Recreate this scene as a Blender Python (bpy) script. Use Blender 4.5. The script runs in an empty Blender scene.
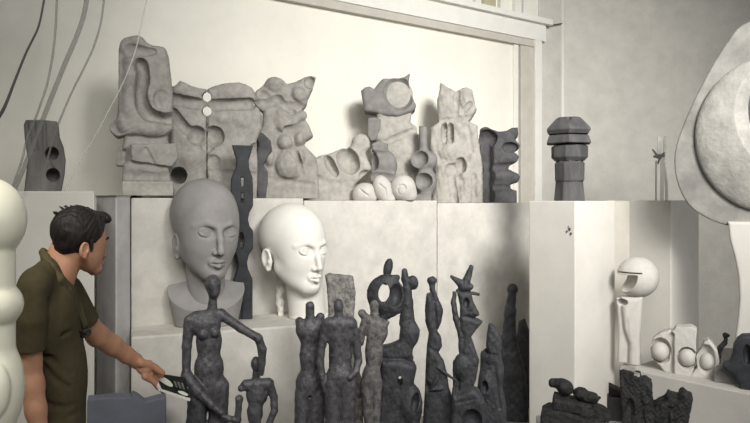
import bpy, bmesh, math, random
import numpy as np
random.seed(7)
SC = bpy.context.scene
COL = SC.collection
F = 650.0          # focal length of the photograph in its own pixels (750 x 423)
EYE = 1.70         # height of the lens above the floor
HZ = 200.0         # row of the horizon
f32 = np.float32

def at(px, py, Y):
    return ((px - 375.0) * Y / F, Y, EYE - (py - HZ) * Y / F)

# ------------------------------------------------------------------ materials
def srgb(c):
    return tuple((v / 12.92 if v <= 0.04045 else ((v + 0.055) / 1.055) ** 2.4) for v in c)

def mat(name, col, rough=0.8, var=0.18, scale=14.0, bump=0.15, bscale=60.0, spec=0.3, col2=None, stretch=None, metal=0.0, trans=0.0, dist=0.004, sss=0.0):
    """col is an sRGB 0..1 albedo; var mottles it with two octaves of noise."""
    m = bpy.data.materials.new(name); m.use_nodes = True
    nt = m.node_tree; b = nt.nodes['Principled BSDF']
    tc = nt.nodes.new('ShaderNodeTexCoord')
    src = tc.outputs['Object']
    if stretch:
        mp = nt.nodes.new('ShaderNodeMapping'); mp.inputs['Scale'].default_value = stretch
        nt.links.new(src, mp.inputs['Vector']); src = mp.outputs['Vector']
    n = nt.nodes.new('ShaderNodeTexNoise'); n.inputs['Scale'].default_value = scale
    n.inputs['Detail'].default_value = 6; n.inputs['Roughness'].default_value = 0.65
    nt.links.new(src, n.inputs['Vector'])
    r = nt.nodes.new('ShaderNodeValToRGB')
    lin = srgb(col)
    lo = tuple(max(0, v * (1 - var * 1.6)) for v in lin) if col2 is None else srgb(col2)
    hi = tuple(min(0.95, v * (1 + var)) for v in lin)
    r.color_ramp.elements[0].position = 0.32; r.color_ramp.elements[0].color = (*lo, 1)
    r.color_ramp.elements[1].position = 0.68; r.color_ramp.elements[1].color = (*hi, 1)
    nt.links.new(n.outputs['Fac'], r.inputs['Fac'])
    nt.links.new(r.outputs['Color'], b.inputs['Base Color'])
    b.inputs['Roughness'].default_value = rough
    b.inputs['Specular IOR Level'].default_value = spec
    b.inputs['Metallic'].default_value = metal
    if sss:
        b.inputs['Subsurface Weight'].default_value = sss
        b.inputs['Subsurface Radius'].default_value = (0.01, 0.004, 0.002)
    if trans:
        b.inputs['Alpha'].default_value = 1 - trans
    if bump:
        n2 = nt.nodes.new('ShaderNodeTexNoise'); n2.inputs['Scale'].default_value = bscale
        n2.inputs['Detail'].default_value = 4
        nt.links.new(src, n2.inputs['Vector'])
        bp = nt.nodes.new('ShaderNodeBump'); bp.inputs['Strength'].default_value = bump
        bp.inputs['Distance'].default_value = dist
        nt.links.new(n2.outputs['Fac'], bp.inputs['Height'])
        nt.links.new(bp.outputs['Normal'], b.inputs['Normal'])
    return m

# ------------------------------------------------------------------ scene bookkeeping
def props(o, label=None, cat=None, group=None, kind=None):
    if label: o['label'] = label
    if cat: o['category'] = cat
    if group: o['group'] = group
    if kind: o['kind'] = kind
    return o

def thing(name, label, cat, loc, group=None):
    o = bpy.data.objects.new(name, None); COL.objects.link(o)
    o.empty_display_size = 0.1; o.location = loc
    return props(o, label, cat, group)

def origin(o):
    x, y, z = o.location
    p = o.parent
    while p:
        x += p.location[0]; y += p.location[1]; z += p.location[2]; p = p.parent
    return np.array((x, y, z))

def link(name, verts, faces, m, parent=None, loc=None, smooth=True, mats=None, midx=None):
    """one mesh object from world-space verts; loc (or the parent's place) becomes its origin."""
    verts = np.asarray(verts, dtype=float)
    base = origin(parent) if parent is not None else np.array(loc if loc is not None else (0, 0, 0), dtype=float)
    me = bpy.data.meshes.new(name)
    me.from_pydata((verts - base).tolist(), [], [list(map(int, f)) for f in faces])
    me.update()
    for mm in (mats or [m]): me.materials.append(mm)
    if smooth: me.polygons.foreach_set('use_smooth', [True] * len(me.polygons))
    if midx is not None: me.polygons.foreach_set('material_index', midx)
    o = bpy.data.objects.new(name, me); COL.objects.link(o)
    if parent is not None: o.parent = parent
    else: o.location = base
    return o

def bm_link(name, bm, m, parent=None, loc=None, smooth=False):
    bmesh.ops.recalc_face_normals(bm, faces=bm.faces[:])
    bm.verts.ensure_lookup_table(); bm.verts.index_update()
    v = [tuple(p.co) for p in bm.verts]; fs = [[q.index for q in fc.verts] for fc in bm.faces]
    bm.free()
    return link(name, v, fs, m, parent, loc, smooth)

def prism_into(bm, foot, z0, z1, bevel=0.0):
    t = bmesh.new()
    lo = [t.verts.new((x, y, z0)) for x, y in foot]; hi = [t.verts.new((x, y, z1)) for x, y in foot]
    n = len(foot)
    t.faces.new(lo); t.faces.new(hi)
    for i in range(n):
        t.faces.new((lo[i], lo[(i + 1) % n], hi[(i + 1) % n], hi[i]))
    bmesh.ops.recalc_face_normals(t, faces=t.faces[:])
    if bevel:
        bmesh.ops.bevel(t, geom=t.edges[:], offset=bevel, segments=2, affect='EDGES', profile=0.5)
    tmp = bpy.data.meshes.new('tmp'); t.to_mesh(tmp); t.free()
    bm.from_mesh(tmp); bpy.data.meshes.remove(tmp)

def prism(name, foot, z0, z1, m, parent=None, bevel=0.006):
    bm = bmesh.new(); prism_into(bm, foot, z0, z1, bevel)
    cx = sum(p[0] for p in foot) / len(foot); cy = sum(p[1] for p in foot) / len(foot)
    return bm_link(name, bm, m, parent, (cx, cy, z0))

def tube_into(bm, pts, rads, seg=8, flat=None):
    """swept tube along world points; flat=(a) squashes the section along y."""
    rings = []
    n = len(pts)
    P = [np.array(p, float) for p in pts]
    for i in range(n):
        d = P[min(i + 1, n - 1)] - P[max(i - 1, 0)]
        d /= (np.linalg.norm(d) + 1e-9)
        a = np.cross(d, (0, 1, 0)); a /= (np.linalg.norm(a) + 1e-9)
        b = np.cross(d, a)
        r = rads[i] if hasattr(rads, '__len__') else rads
        ring = []
        for k in range(seg):
            t = 2 * math.pi * k / seg
            ring.append(bm.verts.new(P[i] + a * (r * math.cos(t)) + b * (r * math.sin(t) * (flat or 1.0))))
        rings.append(ring)
    for i in range(n - 1):
        for k in range(seg):
            bm.faces.new((rings[i][k], rings[i][(k + 1) % seg], rings[i + 1][(k + 1) % seg], rings[i + 1][k]))
    bm.faces.new(rings[0]); bm.faces.new(rings[-1])

def spline(pts, n=6, closed=False):
    P = [np.array(p, float) for p in pts]; out = []
    N = len(P)
    rng = range(N if closed else N - 1)
    for i in rng:
        g = (lambda j: P[j % N]) if closed else (lambda j: P[min(max(j, 0), N - 1)])
        p0, p1, p2, p3 = g(i - 1), g(i), g(i + 1), g(i + 2)
        for k in range(n):
            t = k / n
            out.append(0.5 * ((2 * p1) + (-p0 + p2) * t + (2 * p0 - 5 * p1 + 4 * p2 - p3) * t * t + (-p0 + 3 * p1 - 3 * p2 + p3) * t ** 3))
    if not closed: out.append(P[-1])
    return out

# ------------------------------------------------------------------ solid modelling with distance fields
# local frame of a thing: x to the right, y away from the lens, z DOWN, one unit = one photo pixel at the thing's own distance
class S:
    def __init__(s, fn, lo, hi): s.fn = fn; s.lo = np.array(lo, float); s.hi = np.array(hi, float)
    def __or__(a, b): return U(0, a, b)
    def __sub__(a, b): return sub(a, b, 1.0)

def gap(q, x, y, z):
    """distance between the block of sample points and a shape's bounds"""
    g = 0.0
    for lo, hi, a in ((q.lo[0], q.hi[0], x), (q.lo[1], q.hi[1], y), (q.lo[2], q.hi[2], z)):
        e = max(lo - float(a.max()), float(a.min()) - hi, 0.0); g += e * e
    return math.sqrt(g)

MARGIN = [7.0]     # how far past a shape's bounds a block must lie before the shape is left out
def U(k, *sh):
    mg = MARGIN[0]
    lo = np.min([q.lo for q in sh], axis=0); hi = np.max([q.hi for q in sh], axis=0)
    def fn(x, y, z):
        d = None; far = 1e9
        for q in sh:
            g = gap(q, x, y, z)
            if g > k + mg:      # too far from this block to touch the surface there
                far = min(far, g); continue
            e = q.fn(x, y, z)
            if d is None: d = e
            elif k <= 0: d = np.minimum(d, e)
            else:
                h = np.maximum(k - np.abs(d - e), 0) / k
                d = np.minimum(d, e) - h * h * (k * 0.25)
        if d is None: return np.full((1, 1, 1), far, f32)
        return np.minimum(d, far) if far < 1e9 else d
    return S(fn, lo, hi)

def sub(a, b, k=1.0):
    mg = MARGIN[0]
    def fn(x, y, z):
        d = a.fn(x, y, z)
        if gap(b, x, y, z) > k + mg: return d
        e = -b.fn(x, y, z)
        h = np.maximum(k - np.abs(d - e), 0) / k
        return np.maximum(d, e) + h * h * (k * 0.25)
    return S(fn, a.lo, a.hi)

def cutall(a, cuts, k=1.0):
    for c in cuts: a = sub(a, c, k)
    return a

def ell(c, r, rot=0.0, ry=0.0):
    """ellipsoid; rot turns it in the picture plane (degrees, clockwise), ry about the vertical"""
    cx, cy, cz = c; rx, r2, rz = r
    ca, sa = math.cos(math.radians(rot)), math.sin(math.radians(rot))
    cb, sb = math.cos(math.radians(ry)), math.sin(math.radians(ry))
    R = max(r)
    def fn(x, y, z):
        X = x - cx; Y = y - cy; Z = z - cz
        if ry: X, Y = X * cb + Y * sb, -X * sb + Y * cb
        if rot: X, Z = X * ca + Z * sa, -X * sa + Z * ca
        k0 = np.sqrt((X / rx) ** 2 + (Y / r2) ** 2 + (Z / rz) ** 2)
        k1 = np.sqrt((X / rx ** 2) ** 2 + (Y / r2 ** 2) ** 2 + (Z / rz ** 2) ** 2) + 1e-6
        return k0 * (k0 - 1) / k1
    if rot or ry: e = np.array((R, R, R))
    else: e = np.array(r)
    return S(fn, np.array(c) - e, np.array(c) + e)

def sph(c, r): return ell(c, (r, r, r))

def cap(a, b, ra, rb=None, flat=1.0):
    """tapered capsule; flat < 1 squashes it in depth"""
    if rb is None: rb = ra
    a = np.array(a, float); b = np.array(b, float); d = b - a
    dd = d.copy(); dd[1] /= flat
    L = float(dd @ dd) + 1e-9
    def fn(x, y, z):
        X = x - a[0]; Y = (y - a[1]) / flat; Z = z - a[2]
        t = np.clip((X * dd[0] + Y * dd[1] + Z * dd[2]) / L, 0, 1)
        return (np.sqrt((X - t * dd[0]) ** 2 + (Y - t * dd[1]) ** 2 + (Z - t * dd[2]) ** 2) - (ra + t * (rb - ra))) * (min(1.0, flat) if flat < 1 else 1)
    R = max(ra, rb) * max(1, flat)
    return S(fn, np.minimum(a, b) - R, np.maximum(a, b) + R)

def chain(pts, k=2.0, flat=1.0):
    """tapered limb through (x, y, z, r) stations"""
    return U(k, *[cap(p[:3], q[:3], p[3], q[3], flat) for p, q in zip(pts[:-1], pts[1:])]) if len(pts) > 2 else cap(pts[0][:3], pts[1][:3], pts[0][3], pts[1][3], flat)

def box(c, h, r=1.0, rot=0.0, ry=0.0):
    ca, sa = math.cos(math.radians(rot)), math.sin(math.radians(rot))
    cb, sb = math.cos(math.radians(ry)), math.sin(math.radians(ry))
    def fn(x, y, z):
        X = x - c[0]; Y = y - c[1]; Z = z - c[2]
        if ry: X, Y = X * cb + Y * sb, -X * sb + Y * cb
        if rot: X, Z = X * ca + Z * sa, -X * sa + Z * ca
        qx = np.abs(X) - h[0] + r; qy = np.abs(Y) - h[1] + r; qz = np.abs(Z) - h[2] + r
        o = np.sqrt(np.maximum(qx, 0) ** 2 + np.maximum(qy, 0) ** 2 + np.maximum(qz, 0) ** 2)
        return o + np.minimum(np.maximum(qx, np.maximum(qy, qz)), 0) - r
    e = np.array(h, float)
    if rot or ry: e = np.array([np.linalg.norm(h)] * 3)
    return S(fn, np.array(c) - e, np.array(c) + e)

def poly(pts, T=12.0, r=6.0, yc=0.0, smooth=0):
    """solid with the outline pts in the picture plane, half depth T, edges rounded by r"""
    P = [tuple(p) for p in (spline(pts, smooth, True) if smooth else pts)]
    A = np.array(P, float)
    r = min(r, T)
    def fn(x, y, z):
        d = None; s = None
        n = len(P)
        for i in range(n):
            x1, z1 = P[i]; x2, z2 = P[(i + 1) % n]
            ex, ez = x2 - x1, z2 - z1
            wx, wz = x - x1, z - z1
            t = np.clip((wx * ex + wz * ez) / (ex * ex + ez * ez + 1e-9), 0, 1)
            q = (wx - ex * t) ** 2 + (wz - ez * t) ** 2
            d = q if d is None else np.minimum(d, q)
            c1 = (z1 <= z) & (z2 > z) | (z2 <= z) & (z1 > z)
            if z2 != z1:
                c2 = x < (x1 + (z - z1) / (z2 - z1) * ex)
                hit = c1 & c2
                s = hit if s is None else (s ^ hit)
        d = np.sqrt(d); d = np.where(s, -d, d)
        q1 = d + r; q2 = np.abs(y - yc) - T + r
        return np.minimum(np.maximum(q1, q2), 0) + np.sqrt(np.maximum(q1, 0) ** 2 + np.maximum(q2, 0) ** 2) - r
    return S(fn, (A[:, 0].min(), yc - T, A[:, 1].min()), (A[:, 0].max(), yc + T, A[:, 1].max()))

def lathe(prof, c=(0, 0), fy=1.0, sides=0, phase=0.0):
    """body of revolution about a vertical axis at c; prof = [(z, r) ...]; sides > 0 gives facets"""
    zs = [p[0] for p in prof]; rs = [p[1] for p in prof]
    out = [(0, zs[0])] + [(r, z) for z, r in prof] + [(0, zs[-1])]
    pp = poly([(-r, z) for r, z in out[1:-1]][::-1] + [(r, z) for r, z in out[1:-1]], T=1e6, r=0.01)
    R = max(rs)
    def fn(x, y, z):
        X = x - c[0]; Y = (y - c[1]) / fy
        if sides:
            a = np.arctan2(Y, X) + phase; w = 2 * math.pi / sides
            a = (a % w) - w / 2
            rr = np.sqrt(X * X + Y * Y) * np.cos(a)
        else: rr = np.sqrt(X * X + Y * Y)
        return pp.fn(rr, np.zeros((1, 1, 1), f32), z)
    return S(fn, (c[0] - R * 1.1, c[1] - R * fy * 1.1, min(zs)), (c[0] + R * 1.1, c[1] + R * fy * 1.1, max(zs)))

def floor_at(a, zb):
    """flat underside at row zb"""
    hi = a.hi.copy(); hi[2] = min(hi[2], zb)
    return S(lambda x, y, z: np.maximum(a.fn(x, y, z), z - zb), a.lo, hi)

def lumpy(a, amp=0.6, fr=0.5, seed=0.0):
    def fn(x, y, z):
        n = np.sin(x * fr + seed) * np.sin(y * fr * 1.1 + 1.3 + seed) * np.sin(z * fr * 0.9 + 0.7) + 0.5 * np.sin(x * fr * 2.1 + z * fr * 1.3 + seed) * np.sin(y * fr * 2.3 + z * fr * 1.9)
        return a.fn(x, y, z) + amp * n
    return S(fn, a.lo - amp, a.hi + amp)

def move(a, off):
    o = np.array(off, float)
    return S(lambda x, y, z: a.fn(x - o[0], y - o[1], z - o[2]), a.lo + o, a.hi + o)

def grow(a, g): return S(lambda x, y, z: a.fn(x, y, z) - g, a.lo - g, a.hi + g)

def inter(a, b):
    return S(lambda x, y, z: np.maximum(a.fn(x, y, z), b.fn(x, y, z)), np.maximum(a.lo, b.lo), np.minimum(a.hi, b.hi))

EDGES = [(0, 1), (2, 3), (4, 5), (6, 7), (0, 2), (1, 3), (4, 6), (5, 7), (0, 4), (1, 5), (2, 6), (3, 7)]
CORN = [(i, j, k) for i in (0, 1) for j in (0, 1) for k in (0, 1)]

def surface(sh, res, B=20):
    lo = sh.lo - 2.5 * res; N = np.ceil((sh.hi - sh.lo) / res).astype(int) + 6
    NY, NZ = int(N[1]) + 2, int(N[2]) + 2
    keys = []; pos = []; quads = []
    for i0 in range(0, int(N[0]), B):
        for j0 in range(0, int(N[1]), B):
            for k0 in range(0, int(N[2]), B):
                c = lo + res * (np.array((i0, j0, k0)) + B / 2)
                g = [np.full((1, 1, 1), q, f32) for q in c]
                if abs(float(sh.fn(*g).ravel()[0])) > 2.2 * B * res * 0.87: continue
                x = (lo[0] + res * (i0 + np.arange(B + 1))).astype(f32)[:, None, None]
                y = (lo[1] + res * (j0 + np.arange(B + 1))).astype(f32)[None, :, None]
                z = (lo[2] + res * (k0 + np.arange(B + 1))).astype(f32)[None, None, :]
                v = np.broadcast_to(sh.fn(x, y, z), (B + 1, B + 1, B + 1))
                s = v < 0
                if s.all() or not s.any(): continue
                cs = [s[a:a + B, b:b + B, d:d + B] for a, b, d in CORN]
                al = np.logical_and.reduce(cs); an = np.logical_or.reduce(cs)
                I, J, K = np.nonzero(an & ~al)
                if len(I) == 0: continue
                cv = np.stack([v[I + a, J + b, K + d] for a, b, d in CORN], 1).astype(np.float64)
                acc = np.zeros((len(I), 3)); cnt = np.zeros(len(I))
                for e0, e1 in EDGES:
                    a, b = cv[:, e0], cv[:, e1]
                    m = (a < 0) != (b < 0)
                    t = np.where(m, a / np.where(m, a - b, 1), 0)
                    p0 = np.array(CORN[e0], float); p1 = np.array(CORN[e1], float)
                    acc += np.where(m[:, None], p0 + t[:, None] * (p1 - p0), 0); cnt += m
                acc /= cnt[:, None]
                gi = np.stack((I + i0, J + j0, K + k0), 1)
                pos.append(lo + res * (gi + acc))
                keys.append(((gi[:, 0] + 1) * NY + gi[:, 1] + 1) * NZ + gi[:, 2] + 1)
                def kk(a, b, c2): return ((a + i0 + 1) * NY + b + j0 + 1) * NZ + c2 + k0 + 1
                core = s[:B, :B, :B]
                for ax in range(3):
                    nb = (s[1:, :B, :B], s[:B, 1:, :B], s[:B, :B, 1:])[ax]
                    for sg in (True, False):
                        a, b, c2 = np.nonzero((core == sg) & (nb != sg))
                        if len(a) == 0: continue
                        if ax == 0: q = [kk(a, b, c2), kk(a, b - 1, c2), kk(a, b - 1, c2 - 1), kk(a, b, c2 - 1)]
                        elif ax == 1: q = [kk(a, b, c2), kk(a, b, c2 - 1), kk(a - 1, b, c2 - 1), kk(a - 1, b, c2)]
                        else: q = [kk(a, b, c2), kk(a - 1, b, c2), kk(a - 1, b - 1, c2), kk(a, b - 1, c2)]
                        if not sg: q = q[::-1]
                        quads.append(np.stack(q, 1))
    keys = np.concatenate(keys); pos = np.concatenate(pos); quads = np.concatenate(quads)
    o = np.argsort(keys); keys = keys[o]; pos = pos[o]
    idx = np.searchsorted(keys, quads); idx = np.minimum(idx, len(keys) - 1)
    ok = (keys[idx] == quads).all(1)
    return pos, idx[ok]

def local_to_world(p, Y, pxc, back=8.0):
    """local frame -> world; the thing stands under column pxc and is turned to face the lens"""
    k = (pxc - 375) / F; th = math.atan(k); c, n = math.cos(th), math.sin(th); s = Y / F
    p = np.asarray(p, float)
    u = (p[:, 0] - pxc) * c; v = p[:, 1] + back
    return np.stack(((pxc - 375) * s + (u * c + v * n) * s, Y + (-u * n + v * c) * s, EYE - (p[:, 2] - HZ) * s), 1)

def solid(name, sh, Y, m, parent=None, loc=None, res=0.7, label=None, back=8.0):
    """distance field -> one mesh standing at distance Y"""
    p, q = surface(sh, res)
    s = Y / F
    if loc is None and parent is None: loc = ((sh.lo[0] + sh.hi[0]) / 2 * s - 375 * s, Y, 0)
    L = origin(parent) if parent is not None else loc
    w = local_to_world(p, Y, 375 + L[0] / L[1] * F, back)
    # z is mirrored on the way to world space, so the winding turns round
    o = link(name, w, q[:, ::-1], m, parent, loc)
    if label: o['label'] = label
    return o

def root(name, label, cat, px, Y, z, group=None):
    return thing(name, label, cat, ((px - 375) * Y / F, Y, z), group)

def row(z, Y):            # the photo row of height z at distance Y
    return HZ + (EYE - z) * F / Y
def frame(c, F_ang, pitch=0.0, roll=0.0):
    """axes of a head: x = right, y = back, z = up of the head, in the (x, y, z-down) local frame; F_ang = 0 faces the lens, + turns to picture right"""
    a = math.radians(F_ang); p = math.radians(pitch); r = math.radians(roll)
    fx = np.array((math.sin(a), -math.cos(a), 0.0)); up = np.array((0, 0, -1.0)); rt = np.array((math.cos(a), math.sin(a), 0.0))
    f2 = fx * math.cos(p) - up * math.sin(p); u2 = up * math.cos(p) + fx * math.sin(p)   # pitch > 0 looks down
    r3 = rt * math.cos(r) - u2 * math.sin(r); u3 = u2 * math.cos(r) + rt * math.sin(r)   # roll > 0 leans to picture right
    return r3, -f2, u3

def in_frame(sh, c, H, axes):
    """place a unit-space shape (x right, y back, z up, 1 = head height) into a thing's local frame"""
    R, Bk, Up = axes; c = np.array(c, float)
    def fn(x, y, z):
        X = x - c[0]; Y = y - c[1]; Z = z - c[2]
        a = (X * R[0] + Y * R[1] + Z * R[2]) / H
        b = (X * Bk[0] + Y * Bk[1] + Z * Bk[2]) / H
        u = (X * Up[0] + Y * Up[1] + Z * Up[2]) / H
        return sh.fn(a, b, u) * H
    M = np.stack((R, Bk, Up), 1)
    cs = np.array([[(sh.lo, sh.hi)[i][0], (sh.lo, sh.hi)[j][1], (sh.lo, sh.hi)[k][2]] for i, j, k in CORN])
    w = c + (cs * H) @ M.T
    return S(fn, w.min(0), w.max(0))
# ------------------------------------------------------------------ materials of the place
M = {}
M['wall'] = mat('plaster_wall', (0.89, 0.876, 0.83), 0.9, 0.03, 3, 0.25, 45, 0.1)
M['wall_grey'] = mat('rough_plaster', (0.80, 0.785, 0.75), 0.95, 0.06, 5, 0.5, 38, 0.1, dist=0.012)
M['trim'] = mat('painted_trim', (0.88, 0.87, 0.84), 0.7, 0.03, 6, 0.05, 40, 0.2)
M['trim_grey'] = mat('worn_trim', (0.74, 0.72, 0.68), 0.8, 0.06, 6, 0.1, 40, 0.2)
M['slat'] = mat('old_slat_wood', (0.70, 0.67, 0.56), 0.9, 0.12, 20, 0.3, 60, 0.1, stretch=(1, 1, 0.2))
M['floor'] = mat('floor_concrete', (0.52, 0.51, 0.49), 0.85, 0.1, 4, 0.2, 40, 0.2)
M['slab'] = mat('pale_stone_slab', (0.76, 0.745, 0.715), 0.85, 0.09, 7, 0.35, 45, 0.15)
M['slab_grey'] = mat('grey_stone_slab', (0.74, 0.73, 0.725), 0.85, 0.10, 6, 0.35, 40, 0.15)
M['pillar'] = mat('white_painted_plinth', (0.76, 0.745, 0.715), 0.85, 0.04, 4, 0.1, 50, 0.15)
M['stone'] = mat('carved_stone', (0.58, 0.565, 0.54), 0.75, 0.17, 18, 0.35, 90, 0.2)
M['stone_pale'] = mat('pale_carved_stone', (0.64, 0.625, 0.595), 0.8, 0.14, 18, 0.3, 90, 0.2)
M['stone_mid'] = mat('weathered_stone', (0.50, 0.49, 0.475), 0.85, 0.15, 16, 0.3, 90, 0.2)
M['stone_shade'] = mat('dark_stone', (0.33, 0.325, 0.33), 0.8, 0.25, 12, 0.5, 60, 0.2)  # own dark tone on the wavy block, painted shade on the fin
M['wood_grey'] = mat('grey_wood', (0.44, 0.43, 0.42), 0.8, 0.3, 8, 0.35, 40, 0.2, stretch=(1, 1, 0.2))
M['white'] = mat('white_plaster_cast', (0.85, 0.84, 0.81), 0.75, 0.03, 8, 0.08, 60, 0.2)
M['cast_grey'] = mat('grey_white_cast', (0.72, 0.705, 0.68), 0.75, 0.06, 14, 0.12, 60, 0.2)
M['bronze_pale'] = mat('pale_worn_bronze', (0.50, 0.485, 0.47), 0.75, 0.4, 35, 0.8, 80, 0.2, dist=0.008)
M['shelf'] = mat('dull_painted_plinth', (0.70, 0.685, 0.66), 0.85, 0.05, 5, 0.15, 50, 0.15)
M['greyhead'] = mat('grey_clay', (0.55, 0.537, 0.53), 0.7, 0.10, 7, 0.12, 50, 0.25)
M['bronze'] = mat('dark_bronze', (0.275, 0.27, 0.28), 0.5, 0.4, 40, 0.5, 110, 0.5, dist=0.005)
M['bronze_rough'] = mat('rough_grey_bronze', (0.38, 0.37, 0.365), 0.65, 0.4, 40, 0.7, 90, 0.35, dist=0.007)
M['black'] = mat('blackened_wood', (0.19, 0.195, 0.208), 0.6, 0.3, 12, 0.3, 60, 0.3)
M['dark'] = mat('dark_cast', (0.21, 0.21, 0.222), 0.6, 0.35, 18, 0.7, 55, 0.35, dist=0.007)
M['coal'] = mat('coal_black_stone', (0.17, 0.168, 0.168), 0.75, 0.4, 20, 1.0, 45, 0.25, dist=0.012)
M['charcoal'] = mat('charcoal_wood', (0.30, 0.295, 0.295), 0.75, 0.25, 14, 0.5, 60, 0.2, stretch=(1, 1, 0.25))
M['disc'] = mat('mottled_plaster_disc', (0.61, 0.60, 0.575), 0.85, 0.18, 7, 0.6, 40, 0.15, dist=0.008)
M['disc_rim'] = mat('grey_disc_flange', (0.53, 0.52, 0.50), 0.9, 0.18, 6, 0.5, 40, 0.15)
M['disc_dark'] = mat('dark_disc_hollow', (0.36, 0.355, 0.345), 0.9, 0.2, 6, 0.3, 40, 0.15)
M['cream'] = mat('glossy_cream_resin', (0.90, 0.89, 0.81), 0.38, 0.02, 4, 0.0, 40, 0.45)
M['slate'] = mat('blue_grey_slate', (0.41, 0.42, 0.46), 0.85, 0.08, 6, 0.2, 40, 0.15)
M['strand_dark'] = mat('dark_strand', (0.30, 0.30, 0.295), 0.5, 0.1, 10, 0.0)
M['strand_pale'] = mat('clear_strand', (0.80, 0.80, 0.77), 0.4, 0.05, 10, 0.0, trans=0.45)
M['strand_band'] = mat('clear_grey_band', (0.50, 0.50, 0.48), 0.4, 0.1, 10, 0.0, trans=0.55)
M['metal_white'] = mat('white_metal', (0.92, 0.91, 0.87), 0.4, 0.04, 10, 0.0, spec=0.5)
M['wire'] = mat('dark_wire', (0.22, 0.21, 0.2), 0.5, 0.1, 10, 0.0)

# ------------------------------------------------------------------ the setting
# the long wall runs away from the lens towards the right; WL(px, Y0) is where the line parallel to it, Y0 ahead of the lens, crosses column px
SL = 0.671
def WY(px, Y0): return Y0 / (1 - SL * (px - 375) / F)
def WL(px, Y0):
    Y = WY(px, Y0); return ((px - 375) * Y / F, Y)
WALL0, LEDGE0, MID0 = 6.01, 4.85, 5.32
WD = np.array((1, SL)) / math.hypot(1, SL); WN = np.array((-SL, 1)) / math.hypot(1, SL)
def off(p, n, t=0.0): return (p[0] + WN[0] * n + WD[0] * t, p[1] + WN[1] * n + WD[1] * t)
def struct(o): o['kind'] = 'structure'; return o
CEIL = 4.3
bm = bmesh.new(); prism_into(bm, [(-8, -1), (8, -1), (8, 8.2), (-8, 8.2)], -0.1, 0.0)
struct(bm_link('floor', bm, M['floor'], None, (0, 0, -0.1)))
a = WL(-560, WALL0); b = WL(563, WALL0)
struct(prism('wall_left', [a, b, off(b, 0.15, 0.0), off(a, 0.15)], 0, CEIL, M['wall'], None, 0))
c = b
struct(prism('wall_back', [(c[0] - 0.0, c[1]), (6.5, c[1]), (6.5, c[1] + 0.15), (c[0] - 0.1, c[1] + 0.15)], 0, CEIL, M['wall_grey'], None, 0))
# moulding over the big panel: soffit strip with its shadow put into the grey, fascia and a cap that juts out
a = WL(-300, WALL0); e = WL(538, WALL0)
def strip(name, p, q, d, z0, z1, m, n0=-0.002):
    return struct(prism(name, [off(p, -d), off(q, -d), off(q, n0), off(p, n0)], z0, z1, m, None, 0.004))
strip('trim_1', a, e, 0.06, 3.375, 3.45, M['trim_grey'])
strip('trim_2', a, WL(541, WALL0), 0.075, 3.45, 3.63, M['trim'])
strip('trim_3', a, WL(544, WALL0), 0.13, 3.63, 3.69, M['trim'])
strip('trim_4', WL(512.5, WALL0), WL(516.5, WALL0), 0.03, 0, 3.375, M['trim'])
strip('trim_5', WL(518, WALL0), WL(530, WALL0), 0.045, 0, 3.375, M['trim_grey'])
strip('trim_6', WL(530.5, WALL0), WL(537, WALL0), 0.075, 0, 3.45, M['trim'])
strip('trim_7', WL(538, WALL0), WL(562.5, WALL0), 0.02, 0, CEIL, M['wall_grey'])
b0 = (b[0] - 0.012, b[1] - 0.03)
bm = bmesh.new(); tube_into(bm, [(b0[0], b0[1], 0), (b0[0], b0[1], CEIL)], 0.022, 10)
struct(bm_link('trim_8', bm, M['trim'], None, (b0[0], b0[1], 0), True))
# old slats over the moulding
for i, (p0, p1) in enumerate(((385, 404), (406, 424), (426, 441), (443, 457), (460, 467), (472, 478), (481, 494), (497, 500), (512, 518), (520, 524))):
    d = 0.03 if p1 - p0 > 9 else 0.055
    strip('trim_%d' % (9 + i), WL(p0, WALL0), WL(p1, WALL0), d, 3.69, CEIL, M['slat'] if d < 0.05 else M['trim'])
# crack in the plaster beside the moulding, built as a thin dark tube
bm = bmesh.new(); tube_into(bm, [at(543, 28, 7.2), at(548, 25.5, 7.22), at(556, 24.5, 7.3), at(562, 23.5, 7.38)], 0.006, 6)
props(bm_link('wire', bm, M['wire'], None, at(543, 28, 7.2), True), 'thin dark wire strung from the end of the moulding to the white corner strip', 'wire')

# ------------------------------------------------------------------ ledge blocks, plinths and pedestals
def slab_thing(name, p0, p1, z1, m, label, cat, depth=0.95, y0=LEDGE0, gap=0.4):
    A = WL(p0 + gap, y0); B = WL(p1 - gap, y0)
    o = prism(name, [A, B, off(B, depth), off(A, depth)], 0, z1, m, None, 0.007)
    return props(o, label, cat)
G_L = 'stone blocks of the long ledge'
o = slab_thing('ledge_block', 131, 304, 1.712, M['slab'], 'pale stone ledge block behind the two large heads, below the tall carved stone', 'ledge'); o['group'] = G_L
o = slab_thing('ledge_block', 304, 437.5, 1.696, M['slab'], 'pale stone ledge block under the cluster of white lobes, left of the thin upright seam', 'ledge'); o['group'] = G_L
o = slab_thing('ledge_block', 437.5, 560, 1.674, M['slab'], 'pale stone ledge block right of the thin upright seam, behind the star-headed bronze', 'ledge'); o['group'] = G_L
# corner column at the ledge's left end, turned so that two faces show
p = at(116, 0, 3.72)[:2]; q = at(96, 0, 3.95)[:2]; r = WL(130.6, LEDGE0 - 0.02)
o = prism('corner_column', [p, r, off(r, 0.85), (q[0] + 0.02, q[1] + 0.8), q], 0, 1.727, M['slab_grey'], None, 0.012)
props(o, 'grey stone corner column just behind the man in the olive shirt', 'column')
# white box behind the man
p0, p1 = at(-40, 0, 3.45), at(94.5, 0, 3.45)
o = prism('white_plinth', [p0[:2], p1[:2], at(93, 0, 3.9)[:2], (p0[0] - 0.2, 3.9)], 0, 1.747, M['pillar'], None, 0.006)
props(o, 'white plinth behind the man, carrying the grey wood block with two holes', 'plinth')
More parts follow.
